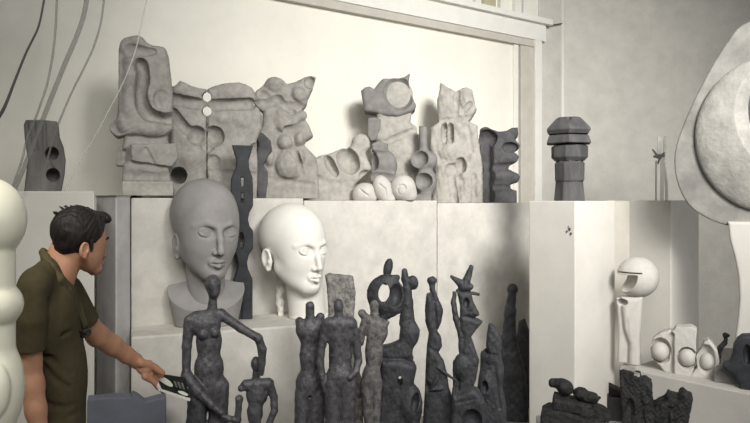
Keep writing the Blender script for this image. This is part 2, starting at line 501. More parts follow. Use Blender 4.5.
# pedestal carrying the two heads
A = at(131, 0, 3.60)[:2]; B = at(322, 0, 4.0)[:2]; C2 = at(322, 0, 4.56)[:2]; D = at(131, 0, 3.88)[:2]
o = prism('head_pedestal', [A, B, C2, D], 0, 0.94, M['slab'], None, 0.012)
props(o, 'pale stone pedestal under the two large heads', 'pedestal')
# shadow band behind the man, built as a low slab in the shadow's outline
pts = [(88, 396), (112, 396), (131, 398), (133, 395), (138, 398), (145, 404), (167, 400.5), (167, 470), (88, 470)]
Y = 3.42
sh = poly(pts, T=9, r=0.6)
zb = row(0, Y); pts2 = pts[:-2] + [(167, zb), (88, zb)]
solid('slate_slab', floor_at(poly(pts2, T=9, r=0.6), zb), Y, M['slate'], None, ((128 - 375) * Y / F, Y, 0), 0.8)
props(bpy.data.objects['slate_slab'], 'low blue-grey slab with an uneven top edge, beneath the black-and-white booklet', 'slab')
# tall white plinth with a corner towards the lens
p = at(575, 0, 4.25)[:2]; l = at(529, 0, 4.5)[:2]; r = at(615, 0, 4.55)[:2]
o = prism('square_plinth', [p, r, (l[0] + r[0] - p[0], l[1] + r[1] - p[1]), l], 0, 1.694, M['pillar'], None, 0.006)
props(o, 'tall white square plinth under the faceted charcoal column', 'plinth')
bm = bmesh.new()
for k, (x, y, s) in enumerate(((569.5, 229, 1.6), (567, 231.5, 1.1), (571, 233.5, 1.3), (568.5, 226.5, 0.7))):
    t = (575 - x) / 46.0
    Yk = 4.25 + 0.25 * t - 0.003
    c = np.array(at(x, y, Yk)); n = 7
    ring = [bm.verts.new(c + np.array(((l[0] - p[0]), (l[1] - p[1]), 0)) / 0.42 * 0.0068 * s * math.cos(2 * math.pi * i / n) + np.array((0, 0, 0.0068 * s * (1 + 0.3 * math.sin(3 * i)) * math.sin(2 * math.pi * i / n)))) for i in range(n)]
    top = [bm.verts.new(v.co + __import__('mathutils').Vector((-0.002, -0.004, 0))) for v in ring]
    bm.faces.new(top)
    for i in range(n): bm.faces.new((ring[i], ring[(i + 1) % n], top[(i + 1) % n], top[i]))
bm_link('paint_chip', bm, M['charcoal'], o)
# grey plinth behind, also cornered
p = at(671, 0, 4.62)[:2]; l = at(606, 0, 5.0)[:2]; r = at(699, 0, 4.95)[:2]
o = prism('grey_plinth', [p, r, (l[0] + r[0] - p[0], l[1] + r[1] - p[1]), l], 0, 1.697, M['pillar'], None, 0.006)
props(o, 'tall grey-white plinth behind the round-headed white figure', 'plinth')
# narrow board between the two plinths
A = at(612, 0, 4.86)[:2]; B = at(629.5, 0, 4.80)[:2]
o = prism('narrow_board', [A, B, (B[0], B[1] + 0.03), (A[0], A[1] + 0.03)], 0, 1.69, M['trim_grey'], None, 0.003)
props(o, 'narrow grey board standing upright behind the round-headed white figure', 'board')
# low shelf pedestal at the right
ZS = 0.60
p = at(627, 0, F * (EYE - ZS) / 168.5)[:2]; q = at(765, 0, F * (EYE - ZS) / 197.5)[:2]
d = np.array(q) - np.array(p); d /= np.linalg.norm(d); n2 = np.array((-d[1], d[0]));
w = 0.42
o = prism('shelf_pedestal', [p, q, (q[0] + n2[0] * w, q[1] + n2[1] * w), (p[0] + n2[0] * w, p[1] + n2[1] * w)], 0, ZS, M['shelf'], None, 0.006)
props(o, 'low pale pedestal under the white shell forms and the round-headed white figure', 'pedestal')
SP, SD, SN = np.array(p), d, n2
def shelf(px, dep):
    """point on the shelf under column px, dep metres behind its front edge"""
    # front edge line P + t d shifted by dep * n
    P = SP + SN * dep
    k = (px - 375) / F
    t = (k * P[1] - P[0]) / (SD[0] - k * SD[1])
    return P[1] + t * SD[1]

# ------------------------------------------------------------------ light and lens
cam = bpy.data.cameras.new('camera'); co = bpy.data.objects.new('camera', cam); COL.objects.link(co)
co.location = (0, 0, EYE); co.rotation_euler = (math.pi / 2, 0, 0)
cam.sensor_fit = 'HORIZONTAL'; cam.sensor_width = 36.0; cam.lens = 36.0 * F / 750.0
cam.shift_y = -(211.5 - HZ) / 750.0
SC.camera = co
def aim(o, tgt):
    import mathutils
    d = mathutils.Vector(tgt) - o.location
    o.rotation_euler = d.to_track_quat('-Z', 'Y').to_euler()
def area(name, loc, tgt, size, power, col=(1, 1, 1), sy=None):
    l = bpy.data.lights.new(name, 'AREA'); l.size = size; l.energy = power; l.color = col
    if sy: l.shape = 'RECTANGLE'; l.size_y = sy
    o = bpy.data.objects.new(name, l); COL.objects.link(o); o.location = loc; aim(o, tgt); return o
def spot(name, loc, tgt, ang, power, col=(1, 1, 1), blend=1.0, rad=0.15):
    l = bpy.data.lights.new(name, 'SPOT'); l.spot_size = math.radians(ang); l.spot_blend = blend; l.energy = power; l.color = col; l.shadow_soft_size = rad
    o = bpy.data.objects.new(name, l); COL.objects.link(o); o.location = loc; aim(o, tgt); return o
W = bpy.data.worlds.new('world'); SC.world = W; W.use_nodes = True
W.node_tree.nodes['Background'].inputs['Color'].default_value = (0.95, 0.97, 1.0, 1)
W.node_tree.nodes['Background'].inputs['Strength'].default_value = 0.10
k = area('gallery_light', (2.3, -0.2, 4.15), (0.95, 6.1, 2.0), 1.5, 96, (1.0, 0.987, 0.955)); k.data.spread = math.radians(66)
area('window_light', (4.7, 2.3, 1.9), (1.6, 4.8, 1.3), 1.1, 34, (1.0, 0.99, 0.97))
k = area('hall_light', (0.5, -1.2, 4.0), (0.1, 4.8, 0.5), 2.2, 64, (1.0, 0.99, 0.97)); k.data.spread = math.radians(110)  # unseen frontal fill, added to brighten the parts the key leaves dark
k = area('hall_lamp', (-1.6, 0.5, 4.1), (-1.25, 2.6, 0.9), 0.8, 17, (1.0, 0.955, 0.86)); k.data.spread = math.radians(80)  # unseen warm fill added above the man, who is dim without it
SC.view_settings.view_transform = 'Standard'; SC.view_settings.look = 'None'
SC.view_settings.gamma = 1; SC.view_settings.exposure = -0.08; SC.view_settings.use_curve_mapping = False
SC.cycles.use_denoising = True
SC.cycles.max_bounces = 6
# ================================================================== carved stones along the ledge
ZA1, ZA2, ZB = 1.712, 1.696, 1.674
def MY(px, n=MID0): return WY(px, n)
plain_cut = cutall
def cutall(a, cuts, k=1.0):      # crisp, deep chisel cuts
    return plain_cut(a, [grow(q, 1.3) for q in cuts], max(0.6, 0.45 * k))
def carve(name, part, sh, Y, zbase, m, label, cat, px, res=0.7, group=None):
    t = root(name, label, cat, px, Y, zbase, group)
    solid(part, floor_at(sh, row(zbase, Y)), Y, m, t, None, res)
    return t
G_S = 'carved stones along the ledge'

# ---- tall carved stone at the left end
Y = MY(146, 5.06)
t = root('stone_carving', 'tallest carved stone on the ledge, a slab with a hooked groove over two stepped blocks', 'sculpture', 146, Y, 1.727, G_S)
up = poly([(119, 86), (119.3, 52), (123, 42), (130, 38.5), (138, 37), (143, 39), (148, 44), (155, 46), (163, 46.5), (167, 51), (169, 66), (172, 84), (173, 104), (172.5, 122), (173, 129), (166, 134), (152, 137), (138, 134.5), (125, 136), (117, 138), (110, 129), (116, 121), (118.5, 112)], T=17, r=6, smooth=3)
gp = spline([(137, -17, 70, 4), (140, -17, 66, 5), (142.5, -17, 72, 5.5), (142, -17, 84, 6), (140, -17, 96, 6), (143, -17, 108, 6), (150, -17, 116.5, 6), (160, -17, 119.5, 5.5), (168, -17, 119, 5), (177, -17, 117, 4.5)], 3)
groove = chain([tuple(q) for q in gp], 1, 1.6)
up = cutall(up, [groove, cap((132, -20, 54), (153, -17, 53), 7, 2.5), cap((121, -22, 60), (122, -22, 112), 8, 6), ell((162, -18, 100), (8, 5, 9)), ell((121, -20, 130), (14, 8, 7))], 1.5)
up = U(4, up, cap((125, -11, 128), (160, -12, 129), 7, 7), cap((160, -8, 60), (165, -8, 108), 9, 7), cap((130, -12, 66), (128, -12, 112), 6, 7))
neck = poly([(124, 130), (168, 128), (169, 150), (123, 150)], T=11, r=5)
mid = poly([(116.5, 166), (118, 148), (130, 145), (150, 144.5), (177, 143), (178.5, 158), (171, 168), (157, 171.5), (144, 170), (130, 166)], T=17, r=2)
mid = cutall(mid, [box((116, -19, 155), (14, 9, 22), 1, 0, 28), cap((146, -18, 150), (158, -18, 172), 1.4), box((150, -20, 170), (30, 8, 5), 3, 8)], 1.5)
low = poly([(124, 164), (168, 164), (172, 182), (122, 182)], T=12, r=4)
low = sub(low, cap((118, -14, 176), (170, -14, 178), 5), 4)
solid('body', lumpy(U(2.5, up, neck, mid, low), 0.25, 0.35), Y, M['stone'], t, None, 0.7)
zb = row(1.727, Y)
base = floor_at(lumpy(box((148, 0, 189.5), (25.5, 16, 8), 1.2), 0.25, 0.5), zb)
solid('base_block', base, Y, M['stone_pale'], t, None, 0.7)

# ---- pair of interlocking blocks with round holes (a seam runs down between the two halves)
Y = MY(214, 5.14)
zb = row(ZA1, Y)
Lf = poly([(172.5, 90), (176, 88), (181, 83), (186, 85), (190, 87), (200, 90), (206.6, 90), (206.6, 205), (174, 205), (173, 190), (168, 180), (171, 168), (172, 150), (171, 130)], T=17, r=4)
Rt = poly([(207.4, 90), (212, 88), (221, 85), (230, 83), (239, 82.5), (246, 84), (252, 87), (256, 92), (256.5, 97), (254, 103), (259, 108), (262, 114), (262, 128), (257, 140), (258, 160), (257, 205), (207.4, 205)], T=17, r=4)
holes = [cap((206.5, -40, 102.3), (207.5, 40, 90.0), 3.4), cap((206.5, -40, 116), (207.5, 40, 105), 3.6), sph((197, -17, 137), 8.5), sph((214, -17, 137), 9), sph((207.5, -17, 147), 5.5),
         cap((179.5, -24, 176), (179.5, 4, 176), 7), cap((168, -16, 101), (205, -17, 107), 5, 4.5), cap((205, -17, 107), (250, -16, 104), 4.5, 5), cap((174, -17, 116), (186, -17, 130), 4.5, 4), cap((186, -17, 131), (200, -17, 136), 4, 4),
         cap((209, -21, 172), (260, -20, 176), 4), ell((213, -19, 162), (7, 5, 6)), ell((256, -16, 156), (8, 6, 12))]
adds_l = [ell((192, -12, 160), (13, 9, 13)), ell((187, -12, 95), (15, 8, 6), 14), ell((190, -12, 124), (12, 7, 7))]
adds_r = [ell((230, -12, 94), (22, 8, 9), -4), ell((222, -10, 118), (13, 10, 9)), ell((242, -10, 120), (13, 10, 11)), ell((235, -10, 148), (18, 8, 22))]
t = root('stone_carving', 'wide carved stone pair with two see-through round holes along its seam', 'sculpture', 214, Y, ZA1, G_S)
h1 = cutall(U(2.5, Lf, *adds_l), holes, 2.0); h2 = cutall(U(2.5, Rt, *adds_r), holes, 2.0)
keepL = box((157, 0, 150), (49.6, 60, 90), 0.1); keepR = box((257.4, 0, 150), (50, 60, 90), 0.1)
solid('half_block', floor_at(lumpy(inter(h1, keepL), 0.25, 0.4), zb), Y, M['stone'], t, None, 0.55)
solid('half_block', floor_at(lumpy(inter(h2, keepR), 0.25, 0.4), zb), Y, M['stone'], t, None, 0.55)

# ---- pointed stone with a beak-like corner
Y = MY(285, 5.2)
zb = row(ZA1, Y)
o3 = poly([(256, 92), (263, 87), (268, 81), (273, 79), (281, 80), (287, 84.5), (296, 82), (305, 77), (311, 75.5), (316, 77), (313, 88), (308.5, 97), (307, 104), (302, 110), (304, 118), (309, 125), (313.5, 136), (306, 141), (304, 145), (310, 151), (316, 157), (318, 168), (320, 205), (259, 205), (256, 182), (253, 165), (257, 155), (256, 145), (251, 135), (258, 133), (263, 126), (263, 113), (254, 104)], T=15, r=5)
sh = U(2, o3, ell((275, -12, 86), (10, 7, 8)), ell((299, -13, 95), (8, 7, 8)), ell((285, -9, 118), (14, 10, 17)), cap((283, -14, 127), (302, -14, 116), 6, 5), ell((285, -13, 143), (8, 9, 8)), ell((299, -13, 140), (5, 7, 7)), ell((289, -12, 165), (15, 12, 16)), ell((300, -12, 158), (6, 8, 9)), ell((270, -12, 158), (6, 8, 10)))
sh = cutall(sh, [cap((256, -17, 108), (278, -16, 101), 5.5, 4), cap((278, -17, 102), (292, -17, 112), 4, 3), cap((290, -17, 106), (306, -17, 108), 3), cap((287, -18, 131), (306, -18, 128), 3, 3), cap((270, -18, 180), (318, -18, 186), 3, 3), cap((293, -19, 150), (301, -18, 172), 3, 3), ell((310, -15, 83), (5, 7, 6), -30), cap((262, -18, 95), (268, -18, 99), 4)], 2.5)
t = carve('stone_carving', 'body', lumpy(sh, 0.25, 0.4), Y, ZA1, M['stone'], 'carved stone with a beak-shaped upper corner, between the holed pair and the low basin', 'sculpture', 285, 0.7, G_S)
# its jagged side fin, the shadowed face put into a dark colour
shade_fin = poly([(250, 133.5), (256, 132), (264, 135), (271, 142), (272.5, 152), (267, 160), (264, 166), (268, 172), (268, 182), (265, 205), (259, 205), (256, 180), (253, 168), (256, 158), (259, 146), (256, 139)], T=7, r=2, yc=-15)
o = solid('fin', floor_at(shade_fin, zb), Y, M['stone_shade'], t, None, 0.6); o['label'] = 'dark jagged side fin'

# ---- low stone with an open basin
Y = MY(336, 5.34)
zb = row(ZA2, Y)
o4 = poly([(303, 205), (300, 180), (306, 168), (316, 158), (323, 155), (329, 154), (336, 151), (342, 148.5), (348, 148), (352, 143), (353, 138), (358, 134), (365, 134.5), (369, 139), (370, 147), (366, 152), (368, 160), (371.5, 169), (365, 175), (360, 180), (354, 188), (354, 205)], T=14, r=5, smooth=2)
sh = U(2, o4, ell((314, -10, 190), (12, 8, 8)), ell((318, -8, 170), (13, 10, 9)))
sh = cutall(sh, [ell((348, -14, 161), (9.5, 11, 13), -28), ell((331, -14, 166), (3.5, 8, 11), -30), cap((305, -18, 178), (338, -17, 184), 3, 3), cap((327.5, -20, 168), (329, -20, 200), 1.2), cap((329, -17, 186), (352, -17, 182), 2.5), ell((366, -16, 176), (7, 7, 5))], 2.5)
carve('stone_carving', 'body', lumpy(sh, 0.25, 0.4), Y, ZA2, M['stone_pale'], 'low carved stone with a dark oval basin and a raised knob at its right end', 'sculpture', 332, 0.6, G_S)

# ---- tall two-storey stone with a pale dish on its upper block
Y = MY(391, 5.42)
zb = row(ZA2, Y)
top = poly([(361, 91.5), (365, 88), (370, 87), (374, 90), (378, 84.5), (383, 79.5), (392, 79), (400, 79), (405, 77.5), (410, 74), (408.5, 82), (411, 95), (416, 106), (415, 110), (411, 113), (400, 117), (388, 117), (376, 114), (364.5, 112)], T=16, r=4)
top = sub(top, ell((398.5, -18, 95), (15.5, 12, 17), -18), 0.8)
mid = poly([(376, 110), (412, 108), (410.5, 122), (413, 131), (419, 135), (421, 150), (421, 205), (378, 205), (370, 150), (380, 143), (378, 128)], T=14, r=5)
mid = U(3, mid, cap((380, -8, 136), (412, -10, 130), 7, 5), ell((400, -6, 150), (18, 10, 14)))
mid = cutall(mid, [cap((386, -16, 143), (414, -16, 131), 2.4), cap((376, -16, 119), (412, -16, 115), 2.5)], 3)
t = root('stone_carving', 'tall carved stone with a wide pale dish on its upper block, above the white lobes', 'sculpture', 391, Y, ZA2, G_S)
ub = solid('upper_block', lumpy(top, 0.2, 0.4), Y, M['stone_mid'], t, None, 0.6)
o = solid('dish', ell((398.5, -8.5, 95), (14.5, 3.0, 16), -18), Y, M['stone_pale'], ub, None, 0.6); o['label'] = 'pale oval dish'
solid('body', floor_at(lumpy(mid, 0.25, 0.4), zb), Y, M['stone_pale'], t, None, 0.7)
sl = poly([(368, 119), (374, 118), (381, 120), (380, 130), (376, 141), (371, 142), (367, 135)], T=9, r=2, yc=-8)
solid('side_block', sl, Y, M['stone_mid'], t, None, 0.6)
# ---- rounded dark stone in front of it
Y2 = MY(384, 5.10)
zb = row(ZA2, Y2)
b1 = U(2, ell((384, 0, 163), (13, 11, 15), -25), poly([(371, 144), (377, 141), (388, 143.5), (388, 152), (380, 155), (372, 151)], T=9, r=3), poly([(371, 166), (396, 172), (397, 205), (368, 205)], T=9, r=4))
b1 = cutall(b1, [ell((371, -8, 160), (6, 9, 10), -15), cap((366, -10, 153), (392, -12, 155), 2.6), cap((370, -12, 176), (395, -12, 178), 4)], 2)
carve('stone_carving', 'body', lumpy(b1, 0.2, 0.4), Y2, ZA2, M['stone_mid'], 'rounded dark grey stone wedged between the low basin and the white lobes', 'sculpture', 384, 0.6, G_S)
# ---- white lobes
Y = MY(385, 4.94)
t = root('lobed_carving', 'low white carving of three rounded lobes at the front of the ledge', 'sculpture', 385, Y, ZA2)
zb = row(ZA2, Y)
l1 = U(2, ell((364, 0, 192.5), (12.5, 10, 10), -12), cap((358, 0, 197), (372, 0, 196), 6, 6))
l1 = sub(l1, cap((358, -9, 188), (372, -9, 199), 1.0), 1)
l2 = U(2, ell((383, -1, 189.5), (10, 10, 14), -22), cap((380, -1, 182), (389, -1, 198), 7, 7))
l2 = sub(l2, chain([(379, -10, 184, 0.9), (385, -10.5, 189, 0.9), (387, -10, 199, 0.9)], 0.5), 1)
l3 = U(2, sph((403, 0, 188), 13.3), ell((408, 0, 194), (9.5, 9, 9)))
sp = [(403 + (9.5 - 0.9 * k) * math.cos(k * 0.75), -11.5 - 0.12 * k, 189 + (9.5 - 0.9 * k) * math.sin(k * 0.75), 0.9) for k in range(10)]
l3 = sub(l3, chain(sp, 0.5), 0.8)
for q in (l1, l2, l3): solid('lobe', floor_at(q, zb), Y, M['cast_grey'], t, None, 0.5)
# ---- horned stone with two hollow bowls
Y = MY(424, 4.99)
zb = row(ZA2, Y)
sh = U(3, cap((423, 0, 127), (423.5, 0, 152), 4.2, 4.0), ell((424, 0, 160), (13.5, 10, 11)), ell((426, 0, 182), (11, 11, 15)), poly([(413, 195), (431, 193), (432, 205), (412, 205)], T=11, r=2))
sh = cutall(sh, [ell((418, -9, 158.5), (9, 9, 8)), ell((423, -10, 181), (8.5, 9, 7)), cap((416, -12, 172), (436, -12, 170), 2), box((423, 0, 121), (9, 9, 3.2), 0.5, 12)], 2)
carve('stone_carving', 'body', lumpy(sh, 0.15, 0.5), Y, ZA2, M['stone_mid'], 'small stone with an upright horn over two dark hollow bowls, right of the white lobes', 'sculpture', 424, 0.5, G_S)
# ---- splintered pale stone
Y = MY(457, 5.38)
zb = row(ZB, Y)
o8 = poly([(440.5, 83), (443, 84.5), (449, 89), (456, 92.5), (462, 89.5), (466, 88), (472, 91), (474, 103), (476.5, 110), (472, 117), (468, 122), (477, 126), (478, 138), (479, 150), (481, 158), (482, 166), (482.5, 208), (431, 208), (436, 190), (437, 170), (434, 158), (430, 146), (431, 128), (439, 122), (438, 112), (438, 100)], T=15, r=3)
sh = U(3, o8, ell((448, -10, 104), (10, 7, 14)), ell((466, -10, 102), (7, 8, 12), -14), ell((452, -12, 152), (14, 7, 10)), cap((444, -10, 168), (441, -10, 204), 8, 9), cap((471, -10, 160), (463, -12, 204), 5, 8), cap((476, -13, 152), (464, -15, 176), 2.2, 3), ell((470, -10, 190), (8, 9, 14)))
sh = cutall(sh, [ell((444.5, -15, 134), (2.5, 8, 9.5)), ell((450.5, -15, 134), (2.3, 8, 9)), cap((457, -16, 90), (456, -17, 120), 2), cap((440, -17, 122), (470, -17, 119), 2.5), ell((454, -17, 170), (8, 7, 6)), cap((452, -17, 178), (455, -17, 204), 3), ell((461, -15, 166), (4, 7, 7)), cap((468, -17, 128), (471, -17, 152), 1.6), cap((474, -17, 176), (474, -17, 204), 1.8), cap((463, -17, 112), (470, -17, 106), 2)], 1.5)
carve('stone_carving', 'body', lumpy(sh, 0.45, 0.5, 2.0), Y, ZB, M['stone_pale'], 'pale splintered stone with a pointed top and a leaf-shaped slot', 'sculpture', 457, 0.6, G_S)
# ---- dark wavy block
Y = MY(498, 5.38)
zb = row(ZB, Y)
o9 = poly([(480, 129), (484, 127), (488, 127.5), (493, 130), (499, 132), (506, 131.5), (512, 128.5), (517.5, 128), (518, 135), (515, 140), (520, 146), (518, 149), (513, 152), (519, 157), (517, 161), (510, 165), (508, 169), (514, 173), (519, 177), (517, 181), (510, 185), (511, 189), (516.5, 191), (516.5, 208), (481, 208), (481, 189), (476, 182), (480, 178), (484, 171), (481, 163), (480.5, 150), (478.5, 140)], T=14, r=3)
sh = U(3, o9, cap((490, -12, 176), (514, -10, 178), 5, 5), ell((505, -10, 158), (12, 6, 6)), ell((498, -10, 196), (16, 6, 7)))
sh = cutall(sh, [ell((487, -13, 139), (9, 8, 8)), ell((510, -14, 148), (7, 6, 4)), cap((480, -16, 168), (516, -15, 167), 3), cap((480, -16, 187), (515, -16, 188), 2.6), box((484, -17, 176), (9, 7, 30), 1, 0, 30)], 2)
carve('stone_carving', 'body', lumpy(sh, 0.25, 0.5, 1.0), Y, ZB, M['stone_shade'], 'dark wavy-sided stone block at the right end of the ledge', 'sculpture', 498, 0.6, G_S)

# ---- faceted charcoal column on the tall white plinth
Y = 4.55
zt = 1.694; zb = row(zt, Y); cx = 568.5
t = root('faceted_column', 'charcoal faceted column with a flaring cap on the tall white plinth', 'sculpture', cx, Y, zt)
cap_ = lathe([(116.5, 9), (117.5, 12), (128, 21.5), (130, 22), (134, 19)], (cx, 0), 0.9, 6, 0.5)
capv = cutall(cap_, [cap((569, -30, 122), (569, -10, 117), 4, 1), cap((556, -24, 124), (558, -8, 117), 2, 1)], 1.0)
solid('cap', capv, Y, M['charcoal'], t, None, 0.5)
solid('collar', U(0.5, lathe([(134, 12), (146.5, 11)], (cx, 0), 1, 8), lathe([(135, 18.5), (136, 20), (142.8, 22.2), (143.5, 21.5)], (cx, 0), 0.9, 6, 0.5)), Y, M['charcoal'], t, None, 0.5)
solid('ring', lathe([(145, 16), (146, 17.6), (157, 17.6), (160.8, 14)], (cx + 1, 0), 0.95, 8, 0.2), Y, M['charcoal'], t, None, 0.5)
sft = U(0.6, lathe([(159, 13), (162.5, 13)], (cx + 1, 0), 1, 8), lathe([(162, 14), (163, 15), (180, 14.6), (181.5, 13.6)], (cx + 1, 0), 0.95, 8, 0.35), lathe([(181, 12.8), (183, 13), (204, 14.8)], (cx + 0.8, 0), 0.95, 7, 0.2))
sft = sub(sft, box((587, -12, 194), (8, 8, 12), 0.5, 10, 20), 0.5)
solid('shaft', floor_at(sft, zb), Y, M['charcoal'], t, None, 0.5)

# ---- grey wood block with two holes on the white plinth at the far left
Y = 3.72; zt = 1.747; zb = row(zt, Y)
o1 = poly([(24, 126), (26, 121), (34, 120.5), (42, 120), (50, 120.5), (57, 121), (59, 126), (60, 137), (64, 147), (66, 160), (65, 174), (61, 195), (24, 195), (26, 176), (28, 160), (25, 140)], T=12, r=3)
sh = cutall(o1, [cap((52, -18, 153.5), (52, 2, 153.5), 5.5), cap((53, -18, 175), (53, 2, 175), 5.5), chain([(44, -13, 121, 1.3), (45, -13, 150, 1.3), (50, -13, 165, 1.3), (58, -13, 176, 1.3), (57, -13, 182, 1.3)], 1), cap((32, -13, 124), (36, -13, 150), 3, 2)], 1.5)
carve('holed_block', 'body', sh, Y, zt, M['wood_grey'], 'grey carved wood block with two round holes, on the white plinth behind the man', 'sculpture', 45, 0.6)

# ---- hanging strands at the upper left
def strand(name, pts, r, m, label, Y, flat=None, extend=True, z_end=None):
    P = [np.array(at(x, y, Y)) for x, y in pts]
    P = spline(P, 8)
    if extend:          # on up to the ceiling in the same direction
        d = P[0] - P[4]; d /= np.linalg.norm(d); d = d * 0.9 + np.array((0, 0, 0.1))
        P = [P[0] + d * (CEIL - 0.02 - P[0][2]) / d[2] * q for q in (1.0, 0.75, 0.5, 0.25)] + P
    bm = bmesh.new(); n = len(P)
    rr = r if not hasattr(r, '__len__') else [float(np.interp(i / (n - 1), np.linspace(0, 1, len(r)), r)) for i in range(n)]
    tube_into(bm, P, rr, 8, flat)
    o = bm_link(name, bm, m, None, P[-1], True)
    o['label'] = label; o['category'] = 'strand'; o['group'] = 'hanging strands at the upper left'
    return o
k = 3.3 / F
strand('hanging_strand', [(43, 6), (38, 28), (26, 53), (14, 83), (5, 106), (-4, 122), (-18, 148)], [1.0 * k, 1.0 * k, 1.2 * k, 1.7 * k, 1.7 * k], M['strand_dark'], 'dark curved strand, leftmost of the hanging strands', 3.3)
strand('hanging_strand', [(57, -2), (56, 22), (54, 45), (51, 66), (46, 88), (36, 117), (27, 139), (21, 163), (6, 204)], 1.15 * k, M['strand_band'], 'thin pale strand curving down in front of the left edge of the holed wood block', 3.35)
strand('hanging_strand', [(87, -2), (83, 18), (76, 38), (64, 66), (56, 86), (43, 119), (30, 153), (20, 177), (8, 204)], [2.5 * k, 2.7 * k, 2.7 * k, 2.4 * k], M['strand_band'], 'widest grey translucent band, crossing in front of the holed wood block', 3.45, 0.25)
strand('hanging_strand', [(104, -2), (101, 22), (94, 46), (85, 66), (72, 92), (60, 120), (50, 150), (42, 182), (40, 189)], 1.1 * k, M['strand_band'], 'faint grey strand just right of the widest translucent band', 3.55)
strand('hanging_strand', [(139, 36), (134, 55), (123, 83), (109, 110), (97, 133), (80, 161), (65, 190)], 0.75 * k, M['strand_pale'], 'thin white line from the tallest carved stone down to the white plinth', 3.62, None, True)

# ---- tied white slats on the grey plinth
Y = 4.85; zt = 1.697
t = root('tied_slats', 'two thin white metal slats tied with wire, on top of the grey plinth', 'sculpture', 662, Y, zt)
def slat(name, pts, w, m=M['metal_white']):
    zb = row(zt, Y)
    solid(name, floor_at(U(0.2, *[poly([(a[0] - w, a[1]), (a[0] + w, a[1]), (b[0] + w, b[1]), (b[0] - w, b[1])], T=2.2, r=0.4) for a, b in zip(pts[:-1], pts[1:])]), zb), Y, m, t, None, 0.4)
slat('slat', [(659.5, 136), (659.3, 154), (662.5, 158), (662, 206)], 2.0)
slat('slat', [(665.5, 136), (664.6, 148), (663.5, 160), (666.5, 184), (667, 206)], 1.6)
slat('slat', [(656, 160), (656, 206)], 0.9, M['trim_grey'])
solid('tie', U(0.5, chain([(652.5, -2, 149, 0.9), (657, -3, 155, 1.4), (664, -3, 155.5, 1.2)], 0.5), chain([(654, -3, 156, 1.2), (660, -3.4, 157, 1.6), (664, -3, 153, 1)], 0.5), cap((660, -3, 157), (658, -2, 163), 1.2, 0.9)), Y, M['stone_mid'], t, None, 0.4)

cutall = plain_cut
# ================================================================== heads
def head_unit(ear_x=0.335, lipw=0.08, jaw=0.13, ear_z=0.44, ear_y=0.07, nose=1.0, lids=True, ears=True, face_w=0.27, neck=None):
    """one head in its own frame: chin z=0, crown z=1, facing -y"""
    MARGIN[0] = 0.08
    skull = ell((0, 0.07, 0.635), (0.335, 0.43, 0.365))
    face = ell((0, -0.13, 0.43), (face_w, 0.25, 0.40))
    chin = ell((0, -0.265, 0.085), (jaw * 0.85, 0.10, 0.085))
    jawl = [cap((s * 0.175, 0.0, 0.27), (s * 0.05, -0.255, 0.085), 0.085, 0.07) for s in (1, -1)]
    h = U(0.10, skull, face, *jawl); h = U(0.06, h, chin)
    for s in (1, -1):
        h = sub(h, ell((s * 0.132, -0.40, 0.478), (0.098, 0.095, 0.062)), 0.035)
        h = U(0.03, h, chain([(s * 0.03, -0.372, 0.535, 0.018), (s * 0.12, -0.355, 0.565, 0.02), (s * 0.215, -0.27, 0.53, 0.022)], 0.02))
    for s in (1, -1):
        eye = ell((s * 0.126, -0.292, 0.478), (0.068, 0.06, 0.05))
        h = U(0.008, h, eye)
        if lids:
            def arc(t, rz):
                cx_, cz_ = 0.063 * math.cos(t), rz * math.sin(t)
                return (s * (0.126 + cx_), -0.292 - 0.06 * math.sqrt(max(0.02, 1 - (cx_ / 0.072) ** 2 - (cz_ / 0.055) ** 2)) - 0.002, 0.478 + cz_, 0.0085 + 0.003 * math.sin(t))
            h = U(0.012, h, chain([arc(math.pi * q / 6, 0.036) for q in range(7)], 0.006))
            h = U(0.012, h, chain([arc(math.pi * q / 6, -0.034) for q in range(7)], 0.006))
    n = chain([(0, -0.362, 0.535, 0.026), (0, -0.385 - 0.02 * nose, 0.41, 0.028), (0, -0.395 - 0.04 * nose, 0.295, 0.034)], 0.03)
    n = U(0.025, n, sph((0.038, -0.385, 0.283), 0.026), sph((-0.038, -0.385, 0.283), 0.026))
    h = U(0.03, h, n)
    h = sub(h, ell((0, -0.415, 0.240), (0.02, 0.03, 0.03)), 0.02)
    h = U(0.03, h, ell((0, -0.345, 0.185), (0.085, 0.045, 0.06)))
    lip_u = chain([(-lipw, -0.356, 0.183, 0.010), (-0.03, -0.392, 0.202, 0.019), (0, -0.396, 0.196, 0.017), (0.03, -0.392, 0.202, 0.019), (lipw, -0.356, 0.183, 0.010)], 0.012)
    lip_l = chain([(-lipw + 0.01, -0.356, 0.174, 0.010), (0, -0.390, 0.154, 0.024), (lipw - 0.01, -0.356, 0.174, 0.010)], 0.012)
    h = U(0.012, h, lip_u); h = U(0.010, h, lip_l)
    h = sub(h, chain([(-lipw, -0.366, 0.181, 0.006), (0, -0.416, 0.179, 0.007), (lipw, -0.366, 0.181, 0.006)], 0.004), 0.008)
    h = sub(h, ell((0, -0.385, 0.110), (0.06, 0.03, 0.018)), 0.03)
    if ears:
        for s in (1, -1):
            e = ell((s * ear_x, ear_y, ear_z), (0.035, 0.085, 0.125), s * -8)
            e = sub(e, ell((s * (ear_x + 0.033), ear_y - 0.01, ear_z + 0.015), (0.028, 0.052, 0.085)), 0.02)
            e = U(0.012, e, ell((s * ear_x, ear_y - 0.055, ear_z - 0.02), (0.03, 0.02, 0.03)), sph((s * (ear_x - 0.01), ear_y - 0.02, ear_z - 0.10), 0.032))
            h = U(0.015, h, e)
    MARGIN[0] = 7.0
    return h

